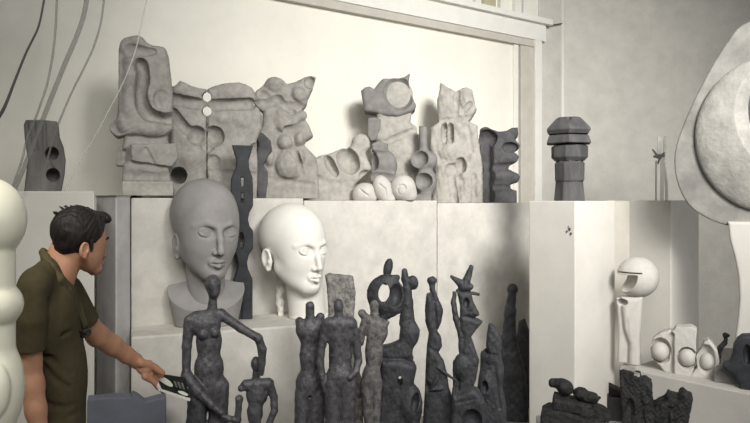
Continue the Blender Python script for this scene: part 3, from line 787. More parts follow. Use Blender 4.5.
# ---- grey head on a flaring bust
Y = 3.90; zt = 0.94
t = root('clay_head', 'large bald grey head on a flaring bust, turned a little to the right', 'sculpture', 206, Y, zt)
ax = frame(0, 21, 2, 2)
hd = in_frame(head_unit(jaw=0.12, ear_z=0.31, face_w=0.29, ear_x=0.275), (203.5, 0, 278), 100, ax)
zb = row(zt, Y)
nk = U(6, hd, cap((205, 6, 262), (207, 6, 300), 20, 19))
solid('head', floor_at(nk, 305), Y, M['greyhead'], t, None, 0.8)
# bust: rim dips at the front, sides draw in towards the foot
def bustfn(x, y, z):
    X = (x - 206.5); Yd = (y - 4) / 0.62
    r = np.sqrt(X * X + Yd * Yd)
    zr = 292 + 20 * np.clip(-Yd / 38, -0.3, 1)                      # rim height round the bust
    rad = 39.5 - (z - 292) * 0.21
    side = (r - rad) * 0.9
    topz = zr - 16 * np.clip(1 - r / 39, 0, 1) ** 1.6               # sweeps up to the neck
    return np.maximum(np.maximum(side, (topz - z) * 0.75), z - zb)
solid('bust', S(bustfn, (165, -23, 268), (249, 31, zb)), Y, M['greyhead'], t, None, 0.8)

# ---- white head
Y = 4.12
t = root('plaster_head', 'large bald white head turned far to the right, beside the grey head', 'sculpture', 298, Y, zt)
ax = frame(0, 40, 0, 1)
zb = row(zt, Y)
hd = in_frame(head_unit(jaw=0.12, ear_z=0.37, ear_y=0.10, ear_x=0.315, face_w=0.275, nose=0.8), (294, 2, 293), 90, ax)
wh = U(8, hd, cap((303, 8, 268), (308, 6, 322), 19, 19))
solid('head', wh, Y, M['white'], t, None, 0.75)
solid('base', floor_at(lathe([(316, 20), (324, 22), (345, 24)], (309, 6)), zb), Y, M['white'], t, None, 0.9)
# ---- knotty white stick beside it
Y = 4.22
zb = row(zt, Y)
pts = [(280, 0, 271, 3), (282, 0, 278, 4), (280, 0, 284, 3), (281, 0, 290, 4.2), (279, 0, 297, 3), (280, 0, 304, 4), (281, 0, 311, 3), (280, 0, 330, 3.8)]
o = solid('knotty_stick', floor_at(lumpy(chain(pts, 1), 0.5, 0.9), zb), Y, M['white'], None, ((280 - 375) * Y / F, Y, zt), 0.6)
props(o, 'thin knotty white stick upright below the white head\'s ear', 'sculpture')

# ---- black jigsaw column behind the grey head
Y = 4.19
zb = row(zt, Y)
cx = 242.5
out = [(232, 146), (253, 146), (251, 153), (248.5, 161), (249, 168), (252.5, 178), (253, 190), (253, 206), (249.5, 212), (248, 219), (249.5, 226), (253, 231), (253, 248), (249, 254), (247, 262), (248, 270), (252.5, 280), (252.5, 340), (233, 340), (233, 280), (237, 270), (238, 262), (236, 254), (232, 248), (232, 231), (235.5, 226), (237, 219), (235.5, 212), (231, 206), (231, 182), (232, 176), (236, 168), (236.5, 160), (234, 153)]
sh = poly(out, T=9, r=1.2)
sx = (cx - 375) / F
def thru(x, z, rx, rz):
    return ell((x, 0, z), (rx, 30, rz))
sh = cutall(sh, [box((242.3, 0, 182), (1.3, 30, 4.5), 0.8), box((242.3, 0, 198), (1.3, 30, 5), 0.8), thru(241.5, 240, 2.6, 8.5), cap((241, -9, 290), (241, -9, 318), 1.2)], 0.6)
o = solid('jigsaw_column', floor_at(sh, zb), Y, M['black'], None, ((cx - 375) * Y / F, Y, zt), 0.55, None, 0)
props(o, 'tall black column of notched sections with slots, rising behind the grey head', 'sculpture')

# ================================================================== dark figures
def figure(name, label, px, Y, parts, m, res=0.6, group='standing bronze figures', k=3.0, rough=0.22, zbase=0.0, cat='sculpture'):
    zb = row(zbase, Y)
    t = root(name, label, cat, px, Y, zbase, group)
    for pname, sh, mm in parts(zb):
        solid(pname, floor_at(lumpy(sh, rough, 0.7, px * 0.1) if rough else sh, zb), Y, mm or m, t, None, res, back=0)
    return t

def woman(zb):
    z2 = 478
    torso = U(5, ell((205, 0, 324), (16, 9, 12)), ell((209, 1, 342), (13, 8.5, 20)), cap((195, 2, 316), (221, 2, 314), 5, 5), ell((209, 1, 368), (15, 9.5, 18)), ell((209, 2, 387), (18, 11, 16)))
    torso = U(2, torso, sph((203, -6, 333), 5), sph((215, -6, 331.5), 4.6), cap((212, 1, 312), (213, 0, 298), 5.4, 4.0))
    legl = chain([(199, 2, 388, 11), (196, 1, 425, 9.5), (196, 2, z2, 7), (197, 4, 520, 6.5), (197, 4, zb - 6, 4.5)], 4)
    legr = chain([(219, 2, 388, 10.5), (218, 1, 425, 9.5), (216, 2, z2, 7), (215, 4, 520, 6.5), (215, 4, zb - 6, 4.5)], 4)
    feet = U(1, ell((197, -4, zb - 2), (6, 12, 5)), ell((215, -4, zb - 2), (6, 12, 5)))
    arml = chain([(190, 1, 320, 6.2), (187, 0, 345, 4.8), (186.5, -1, 371, 4.2)], 1.5)
    fore = chain([(187, -3, 374, 6), (199, -10, 388, 5.2), (212, -16, 400, 3.6), (221, -18, 408, 2.8)], 2)
    armr = chain([(224, 1, 317, 5.2), (241, -2, 329, 4.4), (259, -3, 340, 4.3), (263, -1, 352, 4.6), (263, 0, 366, 3.6), (262.5, 1, 377, 2.6)], 1.5)
    head = U(2, ell((213, -1, 284), (8.2, 9, 9.5)), ell((214, -2, 291), (6.5, 7.5, 7.5)))
    body = U(2.5, torso, legl, legr, feet, arml, fore, armr, head)
    body = sub(body, chain([(205, -9, 284, 1), (212, -11, 280, 1), (220, -8, 283, 1)], 1), 0.8)
    child_arm = U(1, chain([(222, -18, 411, 1.8), (229, -19, 414, 3.2), (237, -19, 416, 3.6), (238.5, -19, 400, 3.2), (238.7, -19, 395.5, 4.2)], 1))
    return [('body', U(0.8, body, child_arm), None)]
figure('standing_woman', 'tall bronze woman with one arm stretched out over a smaller figure', 212, 3.02, woman, M['bronze'])

def child(zb):
    torso = U(3, cap((246, 0, 384), (268, 0, 384), 5, 5.5), ell((257, 0, 394), (11, 6.5, 13)), ell((255, 0, 412), (8, 6, 14)), ell((256, 0, 436), (12, 8, 14)), cap((256, 0, 386), (256, 0, 368), 4, 3.2))
    head = ell((256, 0, 363.5), (5.2, 6, 7))
    stub = cap((247, 0, 385), (241.5, -1, 387), 4.6, 3.6)
    armr = chain([(269, 0, 384, 4.8), (274, 0, 398, 3.8), (274.5, -1, 411, 3.7), (269, -2, 424, 3.2), (266, -3, 432, 2.4)], 1)
    legs = U(1, chain([(250, 0, 440, 6.5), (250, 0, 490, 4.5), (250, 1, zb - 5, 3.5)], 2), chain([(262, 0, 440, 6.5), (262, 0, 490, 4.5), (262, 1, zb - 5, 3.5)], 2), ell((250, -4, zb - 2), (4, 9, 4)), ell((262, -4, zb - 2), (4, 9, 4)))
    return [('body', U(2, torso, head, stub, armr, legs), None)]
figure('standing_child', 'small dark bronze figure with a thin neck under the woman\'s outstretched arm', 257, 3.16, child, M['bronze'], 0.5)

def torso_stub(zb):
    t = U(5, ell((311, 0, 332), (14, 9, 13)), ell((310, 0, 356), (10.5, 8, 22)), ell((309.5, 1, 385), (14, 10, 18)))
    t = U(3, t, chain([(301, 0, 330, 5), (299.5, 0, 321, 4.2)], 1), chain([(319, 0, 328, 5), (320.5, 0, 317, 4.2)], 1), chain([(310, 0, 325, 5), (310, 0, 312, 4.2), (310, 0, 306, 4.6)], 1))
    legs = U(1, chain([(303, 1, 395, 8.5), (302, 0, 430, 7.5), (303, 1, 480, 5.5), (303, 2, zb - 3, 4)], 3), chain([(317, 1, 395, 8.5), (317, 0, 430, 7.5), (316, 1, 480, 5.5), (316, 2, zb - 3, 4)], 3), ell((310, 0, zb - 3), (14, 12, 5)))
    t = U(2.5, t, legs)
    t = cutall(t, [cap((309.5, 12, 392), (309.5, -12, 396), 1.2), cap((310, -10, 335), (310, -9, 368), 1.6)], 2)
    return [('body', t, None)]
figure('armless_torso', 'slim bronze figure with a stick-like head between two short arm stubs', 310, 3.22, torso_stub, M['bronze'])

def back_figure(zb):
    t = U(5, cap((330, 0, 323), (350, 0, 323), 6.5, 6.5), ell((340, 1, 334), (15, 8, 16)), ell((341, 1, 356), (11, 7.5, 18)), ell((340.5, 0, 377), (14.5, 10, 15)))
    t = U(2, t, cap((339, 0, 320), (338.5, 0, 308), 4.8, 3.8), ell((338.5, 0, 306), (4.6, 5, 7.5)))
    t = U(1.5, t, chain([(327, 0, 324, 5.2), (322, 1, 345, 4.0), (320, 1, 362, 3.8), (323, -1, 378, 3.2), (326, -2, 390, 2.8)], 1.5), chain([(352, 0, 325, 5.4), (356.5, 1, 343, 4.3), (358.5, 1, 361, 3.9), (356, -4, 370, 3.4), (350, -9, 375, 3)], 1.5))
    legs = U(1, chain([(333, 0, 385, 9), (333.5, 0, 425, 8), (334, 1, 480, 6), (334, 2, zb - 3, 4.5)], 3), chain([(348, 0, 385, 8.5), (347.5, 0, 425, 7.5), (347, 1, 480, 6), (347, 2, zb - 3, 4.5)], 3), ell((341, -2, zb - 3), (14, 12, 5)))
    t = U(2, t, legs)
    t = cutall(t, [cap((340.8, -12, 377), (341, -10, 430), 1.2), cap((340, -9, 325), (341, -9, 362), 1.4), cap((346, -13, 388), (354, -10, 386), 1.2)], 2)
    return [('body', t, None)]
figure('standing_figure', 'bronze figure seen from behind with both arms hanging and bowed outward', 341, 3.14, back_figure, M['bronze'])

def slab_legs(zb):
    p = poly([(325, 275), (329, 273.5), (342, 275), (353, 276.5), (354, 285), (355.5, 292), (354, 312), (352, 330), (356, 360), (363, 385), (363, zb), (330, zb), (329, 330), (328, 300), (327, 284)], T=8, r=3)
    p = cutall(p, [cap((347, -10, 289), (346, -10, 330), 3.2), cap((333, -11, 290), (333, -11, 340), 2)], 2)
    return [('body', lumpy(p, 0.5, 0.9), None)]
figure('rough_slab', 'rough headless bronze slab with a vertical groove, behind the figure seen from the back', 342, 3.42, slab_legs, M['bronze_pale'])

def torso_two(zb):
    t = U(4, ell((377, 0, 331), (11, 7.5, 14)), ell((374, 0, 352), (9, 7, 20)), ell((371.5, 0, 377), (9.5, 8, 14)))
    t = U(2.5, t, cap((374.5, 0, 322), (374.3, 0, 306), 4.4, 4.0), ell((374.3, 0, 306), (4.2, 4.6, 6)), chain([(384, 0, 324, 4.5), (387, 0, 322.5, 2.6)], 1))
    t = U(1.5, t, chain([(362, -1, 313, 4), (366, -1, 318, 4), (362.5, 0, 330, 4.2), (361, 0, 343, 2.8)], 1), cap((366, 0, 318), (372, 0, 322), 4, 5))
    legs = U(1, chain([(367, 0, 383, 6.5), (368, 0, 412, 5), (369, 0, 430, 4), (369, 1, zb - 3, 3.6)], 2), chain([(377, 0, 382, 5.5), (376, 0, 415, 4.2), (376, 1, zb - 3, 3.6)], 2), ell((372, 0, zb - 3), (11, 10, 5)))
    t = U(2, t, legs)
    t = cutall(t, [cap((372.5, -10, 382), (372.5, -8, 420), 0.9)], 1.5)
    return [('body', t, None)]
figure('armless_torso', 'narrow bronze figure with a thumb-like head, left of the pierced-ring sculpture', 373, 3.3, torso_two, M['bronze_rough'])

def ring_figure(zb):
    ring = ell((386, 0, 296), (19, 10, 21), -18)
    ring = sub(ring, ell((384, 0, 293), (5.8, 40, 10.5), 8), 0.8)
    ring = cutall(ring, [ell((396.5, -11, 294), (7.5, 12, 13), 12), ell((373, 0, 318), (8, 30, 7)), ell((398, -4, 318), (10, 30, 8), -20)], 1.5)
    ring = U(2.5, ring, cap((380, 0, 319), (398, -2, 310), 4.2, 3.5), cap((383, 0, 279), (397, 0, 277.5), 3.6, 3))
    leaf = U(1, ell((388, 0, 268), (4.6, 4, 10), 12), cap((387, 0, 276), (386, 0, 281), 3.4, 4))
    horn = U(1.5, chain([(404.5, 0, 271, 2.9), (405, 0, 279, 3.8), (408, 0, 288, 4)], 1), ell((413, 0, 282.5), (5.4, 5, 7.2), -10))
    trunk = U(2, chain([(407, 0, 288, 4.5), (407.5, 1, 304, 5.5), (407, 2, 322, 8)], 2, 1), poly([(401, 322), (414, 320), (420, 330), (417, 340), (413, 348), (412, 357), (396, 359), (379, 357), (379, 346), (390, 344), (399, 340)], T=8, r=5), ell((410, -2, 333), (9, 8, 13)))
    waist = U(1, cap((380, -3, 357.5), (411, -3, 357.5), 2.6, 2.6))
    low = U(2, poly([(380, 358), (400, 358), (414, 362), (416.5, 367), (413, 383), (420, 392), (422, 400), (419, 423), (420, zb), (374, zb), (375, 420), (380, 385)], T=12, r=6), ell((411, -7, 404), (11, 9, 20)))
    low = cutall(low, [ell((415, -14, 398), (4, 8, 10), 15), cap((399.5, -14, 378), (398, -13, 425), 2.5), ell((400, -12, 378), (2, 40, 5))], 1.5)
    return [('ring', ring, None), ('horn', leaf, None), ('horn', horn, None), ('body', U(2, trunk, waist, low), None)]
figure('ring_figure', 'dark sculpture with a large pierced ring and a leaf-shaped horn', 397, 3.42, ring_figure, M['dark'], 0.55, 'dark cast sculptures', 3, 0.25)

def twist_column(zb):
    b = poly([(426.5, 294), (431, 293), (433, 299), (438, 299.5), (441, 304), (443, 311), (441, 322), (437, 331), (441, 337), (442, 346), (438, 352), (444, 362), (447, 374), (449, 388), (455, 404), (457, 424), (457, zb), (424, zb), (423, 420), (425, 390), (426, 360), (427, 345), (429, 333), (425.5, 322), (425, 308)], T=9, r=5)
    b = U(1.5, b, chain([(431.5, 0, 281, 3.6), (432.5, 0, 290, 2.6), (436, 0, 299, 2.6)], 1), ell((432, 0, 280.5), (5, 4.5, 4)), cap((438, -9, 365), (455, -11, 377), 1.6, 1.2), cap((437, -10, 376), (431, -10, 387), 1.6), cap((431, -10, 387), (441, -10, 386), 1.5))
    b = cutall(b, [cap((434, -9, 300), (436, -9, 328), 1.8), cap((427, -10, 345), (440, -10, 352), 2), ell((427, -10, 385), (4, 5, 6))], 1.5)
    return [('body', b, None)]
figure('twisted_column', 'slim dark sculpture with a small knob head, left of the star-headed one', 437, 3.6, twist_column, M['dark'], 0.55, 'dark cast sculptures', 3, 0.25)

def star_figure(zb):
    star = U(1.2, cap((463, 0, 285), (451.5, 0, 277), 5, 1.6), cap((465, 0, 285), (471.3, 0, 267), 5, 2.3), cap((458, 0, 291), (478.5, 0, 294), 2.2, 1.5), ell((465, 0, 287), (7, 5, 5)), sph((470.3, -1, 286.5), 3.2))
    face = poly([(457, 291), (471, 291), (473, 301), (479.5, 314), (474, 316.5), (468, 315.5), (475, 317.5), (482.5, 321), (476, 329), (471, 336), (475, 348), (479, 360), (476, 378), (471, 392), (476, 402), (476, zb), (452, zb), (453, 400), (453, 362), (462, 352), (463, 338), (460, 325), (460, 305)], T=8, r=4)
    face = cutall(face, [cap((463, -9, 316), (480, -9, 314.5), 1.8), ell((466, -8, 302), (3, 4, 5)), ell((458, -10, 380), (3, 5, 14)), cap((470, -10, 370), (473, -8, 395), 1.6)], 1.2)
    strap = chain([(454.5, -2, 293, 2), (453.5, -3, 303, 2.6), (456, -4, 318, 3), (461, -4, 334, 3), (462, -3, 350, 3.5)], 1.5)
    return [('body', U(1.5, face, strap, ell((463, -4, 366), (10, 7, 14))), None), ('star_crest', star, None)]
figure('star_head', 'dark sculpture with a three-spiked star on a sharp-nosed head', 465, 3.78, star_figure, M['dark'], 0.55, 'dark cast sculptures', 3, 0.25)

def arch(zb):
    b = poly([(452, 392), (456, 394), (463, 391), (472, 387), (479, 390), (483, 398), (485, 410), (486, zb), (452, zb)], T=10, r=5, smooth=2)
    b = cutall(b, [ell((472, -11, 418), (10, 9, 12)), cap((457, -11, 400), (474, -11, 396), 1.5)], 1.5)
    return [('body', b, None)]
figure('arched_form', 'low arched dark form at the foot of the star-headed sculpture', 469, 3.5, arch, M['dark'], 0.55, 'dark cast sculptures', 3, 0.25)

def cup_figure(zb):
    leaf = poly([(488, 327), (490, 323.5), (494, 325), (499, 332), (501.5, 342), (500, 354), (490, 354), (486, 345)], T=6, r=4, smooth=2)
    cup = sub(ell((491, -2, 356), (10.5, 9, 9)), ell((492, -4, 350), (8, 7.5, 7)), 1)
    low = U(3, poly([(481, 352), (500, 355), (504, 368), (502, 385), (506, 405), (506, zb), (476, zb), (477, 390), (480, 370)], T=9, r=5), ell((486, -6, 382), (7, 7, 14)))
    low = cutall(low, [ell((485, -12, 384), (3, 6, 6)), cap((494, -10, 362), (500, -10, 404), 2), cap((478, -10, 372), (492, -11, 366), 1.6)], 1.5)
    return [('body', U(1.5, leaf, cup, low), None)]
figure('cup_figure', 'dark sculpture with a leaf-like flap over a small cup, left of the ball-topped cone', 491, 4.05, cup_figure, M['dark'], 0.55, 'dark cast sculptures', 3, 0.25)

def ball_cone(zb):
    b = U(2, chain([(512.5, 0, 291, 4.2), (510, 0, 312, 5.2), (509, 0, 340, 7.5), (511, 0, 372, 12)], 4), poly([(501, 350), (519, 348), (525, 372), (527, 392), (529, zb + 5), (498, zb + 5), (499, 380)], T=9, r=6))
    return [('ball', sph((512.5, 0, 289), 5.6), None), ('body', b, None)]
zc = EYE - (412 - HZ) * 5.05 / F
figure('ball_cone', 'dark tapering cone topped with a small ball, rightmost of the dark group', 512, 5.05, ball_cone, M['dark'], 0.6, 'dark cast sculptures', 3, 0.3)
def lump(zb):
    b = U(3, poly([(519, 322), (525, 318), (529, 330), (530, 350), (530, zb + 4), (514, zb + 4), (515, 350)], T=7, r=5), ell((521, 0, 380), (8, 8, 26)))
    return [('body', b, None)]
figure('rounded_block', 'dark rounded block in the shadow beside the tall white plinth', 522, 5.35, lump, M['dark'], 0.7, 'dark cast sculptures', 3, 0.3)

# ================================================================== right-hand side
ZS = 0.60
# ---- round-headed white figure
Y = shelf(634, 0.12)
zb = row(ZS, Y)
t = root('helmet_figure', 'smooth white figure with a round helmet-like head open at the left', 'sculpture', 634, Y, ZS)
hd = ell((637.5, 0, 278), (22, 18, 20.5), -8)
hd = cutall(hd, [inter(box((622, -8, 286), (30, 26, 11.5), 0.8), ell((619, -11, 275), (19, 30, 18))), box((624, 0, 272.6), (18, 40, 0.6), 0.3)], 0.8)
solid('head', hd, Y, M['cast_grey'], t, None, 0.55)
bd = U(1.5, poly([(621, 298), (643, 296), (642, 318), (640, 340), (642, 372), (628, 372), (629, 345), (624, 330), (622, 312)], T=9, r=5), poly([(616, 300), (624, 299), (629, 318), (631, 340), (628, 372), (617, 372), (618, 330)], T=6, r=3, yc=3))
bd = cutall(bd, [cap((640, -11, 300), (624, -10, 322), 1.5), cap((627, -10, 322), (630, -10, 370), 1.6), ell((622, -6, 303), (6, 9, 3.5))], 1)
solid('body', floor_at(bd, zb), Y, M['cast_grey'], t, None, 0.55)
# ---- shell forms
Y = shelf(688, 0.145)
zb = row(ZS, Y)
t = root('shell_group', 'three joined pale shell forms, each holding a ball, on the low pale pedestal', 'sculpture', 688, Y, ZS)
def shell(outer, hollow, ball, dz, yc=0):
    zc = row(ZS, Y) + dz
    b = cutall(outer, hollow, 0.8)
    p = solid('shell', floor_at(lumpy(b, 0.15, 0.6), zc), Y, M['cast_grey'], t, None, 0.45)
    o = solid('ball', ball, Y, M['cast_grey'], p, None, 0.45)
yl = row(ZS, Y)
shell(poly([(649, 352), (652, 342), (660, 336), (670, 332), (674, 340), (675, 352), (672, 366), (668, yl + 6), (656, 367), (650, 362)], T=9, r=3, yc=4), [ell((660, -6, 354), (11.5, 10, 13.5))], sph((659.5, -3, 355), 9.6), 0)
shell(poly([(666, 336), (674, 331), (676, 328), (692, 326.5), (697, 329), (696, 340), (696, 352), (695, 364), (690, yl + 6), (670, yl + 6), (668, 366), (671, 350)], T=10, r=1), [ell((687, -9, 358), (10.5, 9, 11)), box((668, -12, 336), (5, 8, 5), 0.5, 40), box((671, -12, 356), (4, 8, 20), 0.5, 0, 20)], sph((687.5, -4, 358), 9.3), 2)
shell(poly([(701, 348), (704, 340), (708, 337.5), (712, 341), (717, 348), (719, 358), (717, 368), (713, 376), (711, yl + 7), (692, yl + 7), (691, 374), (697, 366), (696, 355)], T=9, r=2, yc=-3), [ell((706, -13, 357), (9, 9, 15))], ell((707, -6, 360), (7.5, 8, 8.5)), 6)
# ---- dark plant-like figure, dark arch, brown wedge
Y = shelf(720, 0.30); zb = row(ZS, Y)
sh = chain([(725, 0, 336, 2.6), (726, 0, 341, 1.8), (720, 0, 350, 2.8), (719, 0, 357, 2), (717, 0, 366, 3.2), (718, 0, 400, 3.6)], 1)
sh = U(1, sh, ell((727, -1, 336), (3, 2.5, 2)), cap((721, -1, 348), (726, -1, 344), 2.4, 1.8), cap((716, -1, 352), (722, -1, 348), 2, 1.5), cap((715, -1, 362), (720, -1, 358), 2, 1.6))
o = solid('twig_figure', floor_at(sh, zb), Y, M['coal'], None, ((720 - 375) * Y / F, Y, ZS), 0.4)
props(o, 'small dark twig-like figure standing just right of the white shell forms', 'sculpture')
Y = shelf(730, 0.13); zb = row(ZS, Y)
o = solid('low_wedge', floor_at(poly([(713, 372), (718, 368), (726, 366), (735, 371), (742, 379), (744, 386), (743, 400), (712, 400)], T=6, r=3), zb), Y, M['stone_mid'], None, ((728 - 375) * Y / F, Y, ZS), 0.5)
props(o, 'low brownish wedge of stone at the foot of the dark twig-like figure', 'stone')
Y = shelf(745, 0.06); zb = row(ZS, Y)
b = poly([(737, 340), (742, 336), (750, 335), (760, 338), (768, 346), (774, 360), (776, 400), (739, 400), (738, 385), (732, 378), (722, 372), (722, 367), (729, 364), (732, 355), (733, 347)], T=8, r=4)
b = sub(b, ell((747, -8, 355), (4, 6, 10)), 1)
o = solid('dark_arch', floor_at(b, zb), Y, M['black'], None, ((750 - 375) * Y / F, Y, ZS), 0.5)
props(o, 'dark hunched stone form at the right edge, on the low pale pedestal', 'sculpture')
# ---- big plaster disc on its pale support
Y = shelf(752, 0.30); zb = row(ZS, Y)
t = root('disc_sculpture', 'huge mottled grey disc with a hollow centre on a pale curved support', 'sculpture', 760, Y, ZS)
fl = poly([(742, 20), (726, 36), (708, 62), (691, 92), (676, 124), (668, 150), (670, 178), (682, 203), (700, 217), (724, 226), (755, 230), (800, 226), (845, 205), (872, 160), (872, 110), (850, 60), (810, 25), (775, 14)], T=4, r=2, yc=6, smooth=3)
solid('flange', fl, Y, M['disc_rim'], t, None, 0.9)
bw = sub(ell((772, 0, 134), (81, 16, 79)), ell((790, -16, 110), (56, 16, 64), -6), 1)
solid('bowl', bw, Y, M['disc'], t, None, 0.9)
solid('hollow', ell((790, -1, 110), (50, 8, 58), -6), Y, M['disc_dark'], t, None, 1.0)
sp = poly([(727, 222), (729, 240), (734, 258), (738, 278), (739, 298), (737.5, 318), (735, 336), (735, 400), (830, 400), (825, 300), (835, 222)], T=11, r=3)
solid('support', floor_at(sp, zb), Y, M['pillar'], t, None, 0.8)

# ---- dark stones in the foreground, on a low block below the frame
ZF = 0.60
A = at(543, 0, 2.88)[:2]; B = at(694, 0, 2.88)[:2]
o = prism('low_block', [A, B, (B[0] + 0.05, 3.33), (A[0] + 0.08, 3.33)], 0, ZF, M['slab_grey'], None, 0.008)
props(o, 'low grey block carrying the black stones at the bottom right', 'block')
Y = 3.08; zb = row(ZF, Y)
t = root('stacked_stones', 'black stack of flat stones with two knobbly pieces on top, before the tall white plinth', 'sculpture', 576, Y, ZF)
def st(sh, nm='stone', r=0.55): solid(nm, lumpy(sh, 0.45, 0.5, 1.3), Y, M['coal'], t, None, r)
st(U(2.5, cap((552.5, 0, 387), (562, 0, 387), 4.8, 5.5), ell((565, 0, 391), (8.5, 8, 8))))
st(U(2, ell((581, -2, 395), (8, 8, 6.5)), ell((590, -3, 397.5), (8, 7, 6)), cap((594, -3, 402), (599.5, -3, 397), 3, 1.5)))
st(poly([(554, 398.5), (570, 401), (592, 403), (594, 411), (575, 413), (553, 411), (552, 404)], T=14, r=3))
st(poly([(579, 410), (594, 403), (606, 408), (611, 413), (608, 418), (595, 420), (578, 419)], T=12, r=3, yc=-4))
st(floor_at(poly([(541, 415), (548, 411.5), (560, 410), (575, 413), (600, 418), (602, 430), (602, zb + 4), (541, zb + 4), (540, 422)], T=17, r=3), zb))
Y = 3.05; zb = row(ZF, Y)
t = root('jagged_stump', 'black jagged-topped stump before the low pale pedestal', 'sculpture', 655, Y, ZF)
b = poly([(619, 373), (624, 371.5), (633, 373), (634, 377), (640, 378), (641, 382), (646, 382), (651, 384), (652, 395), (653, 407), (658, 403), (664, 400), (668, 393.5), (673, 395), (678, 395.5), (681, 391), (684, 389), (688, 393), (692, 394), (690, 404), (686, 424), (684, zb + 4), (622, zb + 4), (621, 410)], T=15, r=2)
b = cutall(b, [cap((640, -16, 395), (645, -16, 430), 2.5), cap((668, -16, 405), (664, -16, 440), 3), ell((630, -17, 410), (5, 6, 12)), cap((652, -14, 404), (652, 14, 399), 4)], 1)
solid('body', floor_at(lumpy(lumpy(b, 0.7, 0.45, 0.5), 0.35, 1.2, 2.0), zb), Y, M['coal'], t, None, 0.5)
tp = U(0.5, box((627, -2, 372.5), (8, 9, 1.3), 0.6, 3), box((633, -6, 377.2), (6.5, 6, 1.3), 0.6, 3))
o = solid('broken_top', lumpy(tp, 0.3, 0.8), Y, M['stone'], t, None, 0.45); o['label'] = 'pale broken top face'
Y = 3.24; zb = row(ZF, Y)
t = root('small_black_block', 'small dark two-piece block between the black stack and the jagged stump', 'sculpture', 614, Y, ZF)
solid('upper_stone', poly([(608.5, 396), (608.5, 386.5), (613, 388), (621, 391), (626, 396.5)], T=8, r=1.5), Y, M['coal'], t, None, 0.5)
solid('lower_stone', floor_at(poly([(607, 398), (624, 397), (630, 405), (630, 422), (630, zb + 4), (608, zb + 4), (607, 412)], T=9, r=1.5), zb), Y, M['charcoal'], t, None, 0.55)
# ================================================================== the visitor and the cream sculpture beside him
M['skin'] = mat('skin', (0.69, 0.51, 0.405), 0.6, 0.07, 30, 0.12, 120, 0.35, sss=0.05)
M['shirt'] = mat('olive_jersey', (0.29, 0.265, 0.195), 0.95, 0.10, 30, 0.25, 260, 0.1)
M['collar'] = mat('olive_collar', (0.32, 0.295, 0.215), 0.95, 0.08, 40, 0.2, 260, 0.1)
M['hair'] = mat('dark_hair', (0.13, 0.11, 0.10), 0.6, 0.4, 40, 0.9, 110, 0.3, stretch=(1, 1, 0.3))
M['beard'] = mat('greying_stubble', (0.52, 0.44, 0.38), 0.8, 0.2, 90, 0.4, 220, 0.2)
M['trousers'] = mat('dark_trousers', (0.17, 0.17, 0.19), 0.9, 0.1, 30, 0.2, 200, 0.1)
M['shoe'] = mat('brown_leather', (0.2, 0.14, 0.1), 0.5, 0.1, 20, 0.1, 80, 0.4)
M['paper'] = mat('white_paper', (0.90, 0.89, 0.86), 0.7, 0.02, 20, 0.0)
M['cover'] = mat('black_cover', (0.085, 0.085, 0.08), 0.45, 0.1, 20, 0.0, spec=0.4)
M['print_grey'] = mat('grey_print', (0.42, 0.42, 0.40), 0.6, 0.05, 20, 0.0)
M['print_green'] = mat('pale_print', (0.85, 0.87, 0.80), 0.6, 0.03, 20, 0.0)
M['frame'] = mat('dark_frame', (0.08, 0.075, 0.07), 0.3, 0.1, 20, 0.0, spec=0.5)
M['lens'] = mat('dark_lens', (0.12, 0.11, 0.10), 0.1, 0.05, 20, 0.0, spec=0.6, trans=0.35)

Y = 2.24; PX = 62.0
zb = row(0, Y)
cth = math.cos(math.atan((PX - 375) / F))
def K(x, y, z, r=None):
    """local point that shows at column x, row z when it lies y behind the man's own distance"""
    c, n = cth, math.sin(math.atan((PX - 375) / F)); q = (x - 375) / F
    u = (q * F + q * y * c - (PX - 375) - y * n) / (c * c + q * c * n)
    g = 1 + (-u * c * n + y * c) / F
    p = (PX + u, y, HZ + (z - HZ) * g)
    return p if r is None else p + (r * g,)
man = root('person', 'dark-haired man in an olive polo shirt leaning in and pointing with a booklet', 'person', PX, Y, 0.0)

AX = frame(0, 116, 6, 0); HC = K(79.5, 4, 273.5); HH = 66
head = in_frame(head_unit(jaw=0.16, ear_z=0.37, ear_y=0.13, face_w=0.285, nose=0.9), HC, HH, AX)
neck = U(5, cap(K(69, 4, 256), K(55, 4, 288), 15, 17), cap(K(60, 4, 250), K(50, 4, 280), 11, 14))
core = U(10, ell(K(50, 6, 315), (25, 42, 45)), ell(K(58, 4, 385), (23, 34, 60)), ell(K(55, 4, 440), (26, 40, 26)), cap(K(36, -38, 290), K(62, 42, 292), 11, 11))
near_arm = chain([K(33, -46, 292, 13), K(31, -50, 330, 12.5), K(30, -48, 362, 11.5), K(32, -50, 385, 12.2), K(36, -56, 410, 10.5), K(41, -62, 440, 8)], 5)
nh = K(44, -65, 456)
near_hand = U(2.5, ell(nh, (7.5, 5.5, 12)), *[chain([(nh[0] - 5 + 3.6 * i, nh[1], nh[2] + 8, 3.1), (nh[0] - 4 + 3.6 * i, nh[1] - 1, nh[2] + 18 + (1 if i in (1, 2) else -1), 2.8), (nh[0] - 3 + 3.3 * i, nh[1] + 2, nh[2] + 27 + (2 if i in (1, 2) else -2), 2.3)], 0.5) for i in range(4)], chain([(nh[0] + 6, nh[1] - 1, nh[2] - 3, 3.6), (nh[0] + 11, nh[1] - 3, nh[2] + 8, 3.0), (nh[0] + 11, nh[1] - 4, nh[2] + 17, 2.5)], 0.5))
far_arm = chain([K(70, 46, 292, 12.5), K(84, 62, 320, 12), K(97, 80, 335, 11.3), K(112, 94, 345, 10.0), K(126, 106, 354.5, 8.2), K(136, 113, 361, 7.6)], 4)
